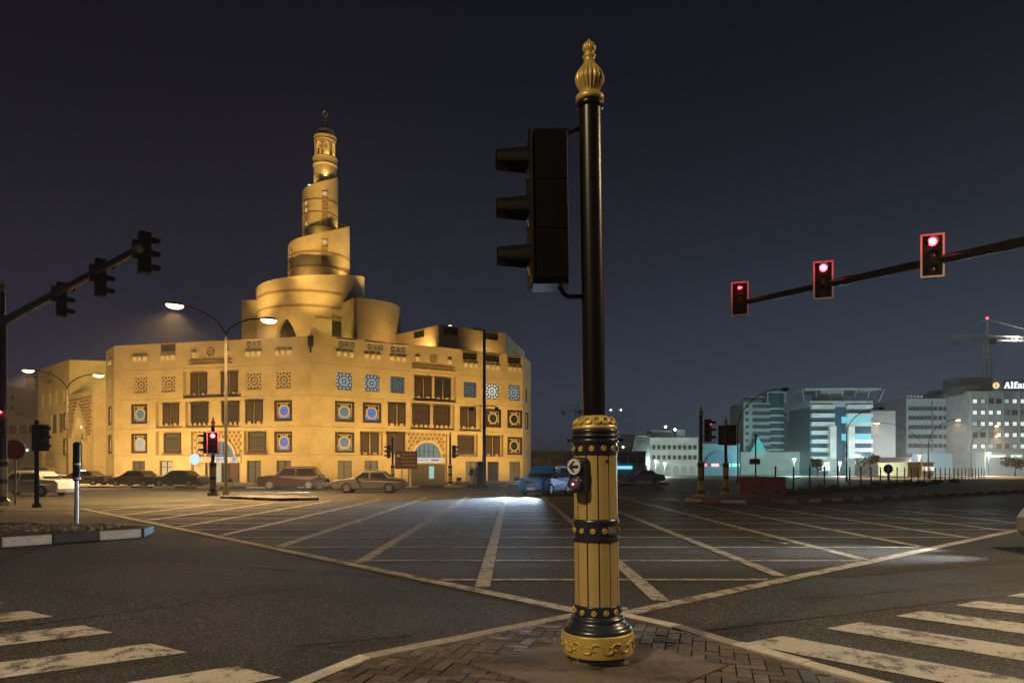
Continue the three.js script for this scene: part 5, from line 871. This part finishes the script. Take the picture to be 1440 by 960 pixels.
{ // lettered block
  const d = 190, { g, w } = block('lettered_block', 'tan block with lit windows and large white rooftop lettering', 1363, 1500, d, 20), H = BH(553, d);
  part('wall', [bx(w, H, 18, 0, H / 2, -9)], M.wallGrey, g); part('parapet', [bx(w + 0.3, 0.6, 18.3, 0, H + 0.3, -9)], M.wallGrey, g);
  const lits = [M.winDim, M.winWhite, M.winCool, M.winDim, M.winWhite], pick = (x, y) => { const k = Math.abs(Math.sin(x * 12.9 + y * 7.3)); return k > 0.55 ? M.winWhite : k > 0.4 ? M.winCool : k > 0.25 ? M.winDim : M.glass; };
  windows(g, span(-w * 0.44, w * 0.46, 12), span(H - 2.2, 8.0, 5), 1.25, 1.15, 0.02, pick);
  for (let k = 0; k < 7; k++) part('pier', [bx(0.4, H - 7, 0.35, -w * 0.475 + k * w * 0.164, H / 2 + 3.5, 0.16)], M.wallGrey, g);
  part('podium', [bx(w, 6.4, 3, 0, 3.2, 1.4)], std(0.25, 0.33, 0.34, 0.8), g); for (const [x, l] of [[-8, 5], [-2.5, 3], [3, 6], [9, 4]]) part('shop_sign', [bx(l, 0.7, 0.2, x, 5.2, 3)], M.winWhite, g);
  part('penthouse', [bx(9, 5.2, 8, -w * 0.3, H + 2.6, -9), bx(5, 2.4, 7, -w * 0.43, H + 1.2, -5)], M.wallDark, g);
  part('sign_backing', [bx(w * 0.62, 3.4, 0.4, w * 0.2, H + 2.4, -1.5)], std(0.05, 0.06, 0.08, 0.6), g);
  const sign = new TextGeometry('Alfardan', { font, size: 1.75, depth: 0.15, curveSegments: 4 }); sign.computeBoundingBox();
  part('sign_lettering', [sign.translate(-w * 0.115 + 0.2, H + 1.55, -1.2)], glow(0.9, 0.95, 1, 1.8), g);
  part('sign_emblem', [new THREE.TorusGeometry(0.75, 0.16, 8, 24, PI * 1.7).rotateZ(1.9).translate(-w * 0.19, H + 2.35, -1.1), new THREE.TorusGeometry(0.42, 0.13, 8, 18).translate(-w * 0.19, H + 2.2, -1.05), bar([-w * 0.19, H + 2.5, -1.1], [-w * 0.19 + 0.25, H + 3.3, -1.1], 0.12)], glow(1, 0.7, 0.25, 1.4), g);
}
function lowBlock(name, label, px0, px1, d, py, mat, extra) { const { g, w } = block(name, label, px0, px1, d, 12), H = BH(py, d); part('wall', [bx(w, H, 12, 0, H / 2, -6)], mat, g); part('parapet', [bx(w + 0.3, 0.35, 12.3, 0, H + 0.18, -6)], mat, g); extra && extra(g, w, H); return g; }
lowBlock('shed', 'dark low shed between the glass tower and the grey hotel', 1238, 1282, 170, 645, std(0.08, 0.045, 0.04, 0.8), (g, w, H) => part('door', [bx(2, 2.2, 0.1, 0, 1.1, 0.05)], M.dark, g));
lowBlock('kiosk', 'yellow-lit kiosk before the grey hotel', 1277, 1313, 150, 652, std(0.28, 0.21, 0.09, 0.8), (g, w, H) => { part('lit_window', [bx(2.6, 0.9, 0.1, w * 0.3, 1.7, 0.05)], M.winWhite, g); part('door', [bx(1, 2, 0.1, -w * 0.2, 1, 0.05)], M.wood, g); });
lowBlock('arcaded_villa', 'long white villa with paired windows and arcade', 906, 982, 170, 617, M.wallWhite, (g, w, H) => {
  windows(g, span(-w * 0.42, w * 0.44, 10), [H - 2.1, H - 4.6], 0.5, 0.8, 0.02, () => M.glass);
  for (const x of span(-w * 0.38, w * 0.4, 6)) part('arch', [ext(shp([[-0.7, 0], [0.7, 0], ...archPts(0, 1.7, 0.7, 1.1)]), 0.1, 0.02)], M.wallTeal, g, [x, 0, 0]);
  part('roof_room', [bx(w * 0.4, 2.4, 6, -w * 0.1, H + 1.2, -8), bx(w * 0.14, 2.6, 4, w * 0.3, H + 1.3, -8)], M.wallTeal, g);
  part('roof_lamp', [ball(0.28, -w * 0.02, H + 3.3, -5)], M.ledWhite, g); part('roof_lamp', [ball(0.28, w * 0.16, H + 2.6, -5)], M.ledWhite, g);
});
lowBlock('long_shed', 'long pale shed with sloped gable behind the near post', 845, 914, 150, 613, M.wallTeal, (g, w, H) => { part('gable_rib', [bar([w * 0.05, 1, 0.1], [w * 0.2, H, 0.1], 0.18)], M.wallDark, g); for (const x of span(-w * 0.4, w * 0.1, 4)) part('vent', [bx(0.5, 0.5, 0.1, x, H - 2.8, 0.05)], M.dark, g); part('door', [bx(2, 2.4, 0.1, w * 0.35, 1.2, 0.05)], M.dark, g); });
lowBlock('shop_row', 'low shop row with blue lit fascia behind the near post', 748, 908, 120, 637, std(0.3, 0.24, 0.25, 0.8, { map: stuccoMap }), (g, w, H) => { for (const x of span(-w * 0.46, w * 0.46, 13)) part('window', [bx(1.1, 1.1, 0.1, x, H - 1.3, 0.04)], M.glass, g); part('fascia', [bx(w * 0.2, 0.5, 0.3, w * 0.28, 1.9, 0.2)], glow(0.15, 0.65, 0.95, 1.5), g); part('roof_plant', [bx(1.6, 2.4, 1.6, w * 0.25, H + 1.2, -3)], M.wood, g); part('roof_lamp', [ball(0.16, w * 0.31, H + 1.1, -1)], M.warmLamp, g); });
lowBlock('arched_shop', 'blue-fronted shop with arch and coloured signs', 984, 1040, 175, 626, std(0.12, 0.24, 0.3, 0.7), (g, w, H) => { part('arch', [ext(shp([[-3.4, 3.2], [3.4, 3.2], ...archPts(0, 3.2, 3.4, 0.9)]), 0.3, 0.05)], std(0.06, 0.16, 0.26, 0.6), g); for (const [x, c] of [[-w * 0.42, [1, 0.3, 0.3]], [-w * 0.12, [1, 0.5, 0.5]], [w * 0.18, [0.25, 0.95, 0.5]], [w * 0.4, [0.3, 0.95, 0.6]]]) part('shop_sign', [bx(1.9, 0.7, 0.2, x, 2.7, 0.4)], glow(...c, 1.6), g); part('shopfront', [bx(w * 0.8, 1.8, 0.1, 0, 1.0, 0.06)], M.winTeal, g); });
lowBlock('apartment_block', 'dim apartment tower far behind at left edge, tallest of three', 36, 50, 260, 530, M.wallDark, (g, w, H) => windows(g, [-1.1, 1.1], span(H - 3, 8, 9), 0.8, 1.0, 0.02, (x, y) => M.glass));
lowBlock('apartment_block', 'slim pale-lit tower far behind at left edge', 28, 35, 250, 551, std(0.4, 0.45, 0.5, 0.8), (g, w, H) => windows(g, [0], span(H - 3, 8, 7), 0.8, 1.0, 0.02, () => M.winTeal));
lowBlock('apartment_block', 'grey stepped block far behind at left edge beside the mast post', 6, 20, 210, 545, M.wallGrey, (g, w, H) => windows(g, [-0.9, 0.9], span(H - 3, 8, 6), 0.7, 0.9, 0.02, () => M.glass));
lowBlock('low_block', 'low grey block with lit strip at far left behind the red sign', -30, 54, 118, 586, M.wallGrey, (g, w, H) => { part('lit_strip', [bx(2.6, 0.35, 0.15, w * 0.2, 4.9, 0.1)], glow(0.6, 0.9, 0.9, 1.6), g); for (const x of span(-w * 0.1, w * 0.4, 4)) part('window', [bx(1.2, 1.4, 0.1, x, H - 2.2, 0.05)], M.glass, g); part('awning', [bx(3, 0.3, 1.2, w * 0.12, 1.9, 0.7)], std(0.45, 0.36, 0.1), g); });
// tower cranes
function crane(label, px, d, py, jibL, jibR, turn, h2) {
  const H = BH(py, d), t = thing('tower_crane', label, 'crane', [X(px, d), 0, -d], turn, 'tower cranes'), m = std(0.5, 0.44, 0.3, 0.6), lat = [], w = 0.8;
  for (let y = 2; y < H; y += 2) for (const [a, b] of [[[-w, -w], [w, -w]], [[w, -w], [w, w]], [[w, w], [-w, w]], [[-w, w], [-w, -w]]]) lat.push(bar([a[0], y, a[1]], [b[0], y + 2, b[1]], 0.07, 0.07, 4));
  part('mast', [...[[-w, -w], [w, -w], [w, w], [-w, w]].map(([x, z]) => bx(0.2, H, 0.2, x, H / 2, z)), ...lat], m, t);
  const j = [bx(jibL + jibR, 0.2, 0.2, (jibR - jibL) / 2, H, -0.6), bx(jibL + jibR, 0.2, 0.2, (jibR - jibL) / 2, H, 0.6), bx(jibL + jibR, 0.2, 0.2, (jibR - jibL) / 2, H + 1.3, 0)]; for (let x = -jibL; x < jibR; x += 1.8) j.push(bar([x, H, -0.6], [x + 0.9, H + 1.3, 0], 0.06, 0.06, 4), bar([x + 0.9, H + 1.3, 0], [x + 1.8, H, 0.6], 0.06, 0.06, 4));
  part('jib', j, m, t); part('apex', [bar([-0.7, H, 0], [0, H + h2, 0], 0.14, 0.1, 5), bar([0.7, H, 0], [0, H + h2, 0], 0.14, 0.1, 5), bar([0, H + h2, 0], [jibR * 0.7, H + 1.3, 0], 0.05, 0.05, 4), bar([0, H + h2, 0], [-jibL * 0.8, H + 1.3, 0], 0.05, 0.05, 4)], m, t);
  part('cab', [rbx(1.6, 1.9, 1.6, 0.2, 1.2, H - 0.6, 0.8)], M.wallDark, t); part('counterweight', [bx(2, 1.8, 1.2, -jibL + 2.2, H - 0.9, 0)], M.wallGrey, t);
  return { t, H };
}
{ const c = crane('tower crane above the lettered block with red tip light', 1389, 215, 478, 13, 34, 0.12, 6.6); part('tip_lamp', [ball(0.35, 0, c.H + 6.9, 0)], M.redOn, c.t); part('jib_lamp', [ball(0.22, 9, c.H + 0.5, 1.4)], M.ledWhite, c.t); c.t.updateWorldMatrix(true, false); point(scene, V3(9, c.H + 0.5, 1.4).applyMatrix4(c.t.matrixWorld).toArray(), lin(0.9, 0.95, 1), 260, 8); }
{ const c = crane('distant tower crane with lit jib behind the near post', 812, 330, 578, 9, 26, 0.05, 4); for (const x of [11, 16, 21]) { part('jib_lamp', [ball(0.24, x, c.H + 0.6, 1.4)], M.ledWhite, c.t); c.t.updateWorldMatrix(true, false); point(scene, V3(x, c.H + 0.6, 1.4).applyMatrix4(c.t.matrixWorld).toArray(), lin(0.9, 0.95, 1), 120, 8); } }
// area lights on short masts beyond the island
function areaLamp(label, px, py, d, mat, col, cd) { const y = BH(py, d), t = thing('area_light', label, 'floodlight', [X(px, d), 0, -d], 0, 'area lights'); part('pole', [cyl(0.1, 0.08, y)], M.darkPole, t); part('lamp', [ball(0.22, 0, y + 0.1, 0.2)], mat, t); part('hood', [rbx(0.9, 0.2, 0.5, 0.05, 0, y + 0.6, 0)], M.darkPole, t); if (cd) point(scene, [t.position.x, y + 0.1, -d + 0.2], col, cd, 20); return t; }
areaLamp('green-tinted area light before the banded glass tower', 1117, 648, 165, M.ledGreen, lin(0.5, 1, 0.85), 1000);
areaLamp('white area light before the balconied glass tower', 1181, 653, 160, M.ledWhite, lin(0.75, 0.95, 1), 1300);
areaLamp('white area light before the grey hotel block', 1293, 643, 170, M.ledWhite, lin(0.82, 0.97, 1), 1500);
areaLamp('white area light before the lettered block', 1391, 640, 165, M.ledWhite, lin(0.82, 0.97, 1), 1500);
areaLamp('white area light before the arcaded villa, left of its pair', 922, 650, 150, M.ledWhite, lin(0.7, 0.95, 1), 450);
areaLamp('warm-white area light before the arcaded villa, right of its pair', 935, 654, 150, M.warmLamp, lin(0.9, 0.95, 0.7), 500);
{ // small trees at the far roadside
  const leaf = keep([new THREE.PlaneGeometry(0.5, 0.3)]), lm = std(0.05, 0.07, 0.03, 0.8, { side: THREE.DoubleSide });
  const tree = (label, px, d, h, r) => { const t = thing('tree', label, 'tree', [X(px, d), 0, -d], 0, 'far roadside trees'); part('trunk', [bar([0, 0, 0], [0.1, h * 0.6, 0], 0.14, 0.07), bar([0.05, h * 0.45, 0], [0.6, h * 0.75, 0.2], 0.06, 0.03), bar([0.05, h * 0.4, 0], [-0.5, h * 0.72, -0.2], 0.06, 0.03)], M.wood, t); const lv = [], o = new THREE.Object3D(); const lob = Array.from({ length: 7 }, () => [rr(-r, r) * 0.7, h * rr(0.55, 0.95), rr(-r, r) * 0.7]); for (let i = 0; i < 420; i++) { const l = lob[i % 7], s = r * 0.55 * Math.cbrt(rnd()), a = rnd() * 6.3, c = rr(-1, 1), q = Math.sqrt(1 - c * c); o.position.set(l[0] + s * q * Math.cos(a), l[1] + s * c, l[2] + s * q * Math.sin(a)); o.rotation.set(rnd() * 6, rnd() * 6, rnd() * 6); o.scale.setScalar(rr(0.6, 1.2)); o.updateMatrix(); lv.push(new THREE.PlaneGeometry(0.5, 0.3).applyMatrix4(o.matrix)); } part('crown', lv, lm, t); };
  tree('small dark tree before the balconied glass tower', 1222, 150, 4.2, 1.8); tree('small dark tree at right edge before the lettered block', 1428, 150, 4.6, 2); tree('small dark tree behind the red barrier', 1150, 155, 3.6, 1.6);
}
{ // potted plant by a doorway of the right wing
  const t = thing('potted_plant', 'dark leafy plant in a pale tall pot before the right wing', 'plant', [X(667, 70), 0.14, -70]);
  part('pot', [lathe([[0, 0], [0.24, 0], [0.34, 0.75], [0.36, 0.8], [0.3, 0.8], [0, 0.75]], 20)], M.wallWhite, t);
  const lv = []; for (let i = 0; i < 60; i++) { const a = rnd() * 6.3, r = rr(0.1, 0.55); lv.push(new THREE.PlaneGeometry(0.3, 0.12).rotateX(rr(-1, 1)).rotateY(a).translate(r * Math.cos(a), rr(0.85, 1.5), r * Math.sin(a))); } part('foliage', lv, std(0.04, 0.06, 0.03, 0.8, { side: THREE.DoubleSide }), t);
}
scene.fog = new THREE.FogExp2(0xd8d4d0, 0.0007);
renderer.render(scene, camera);
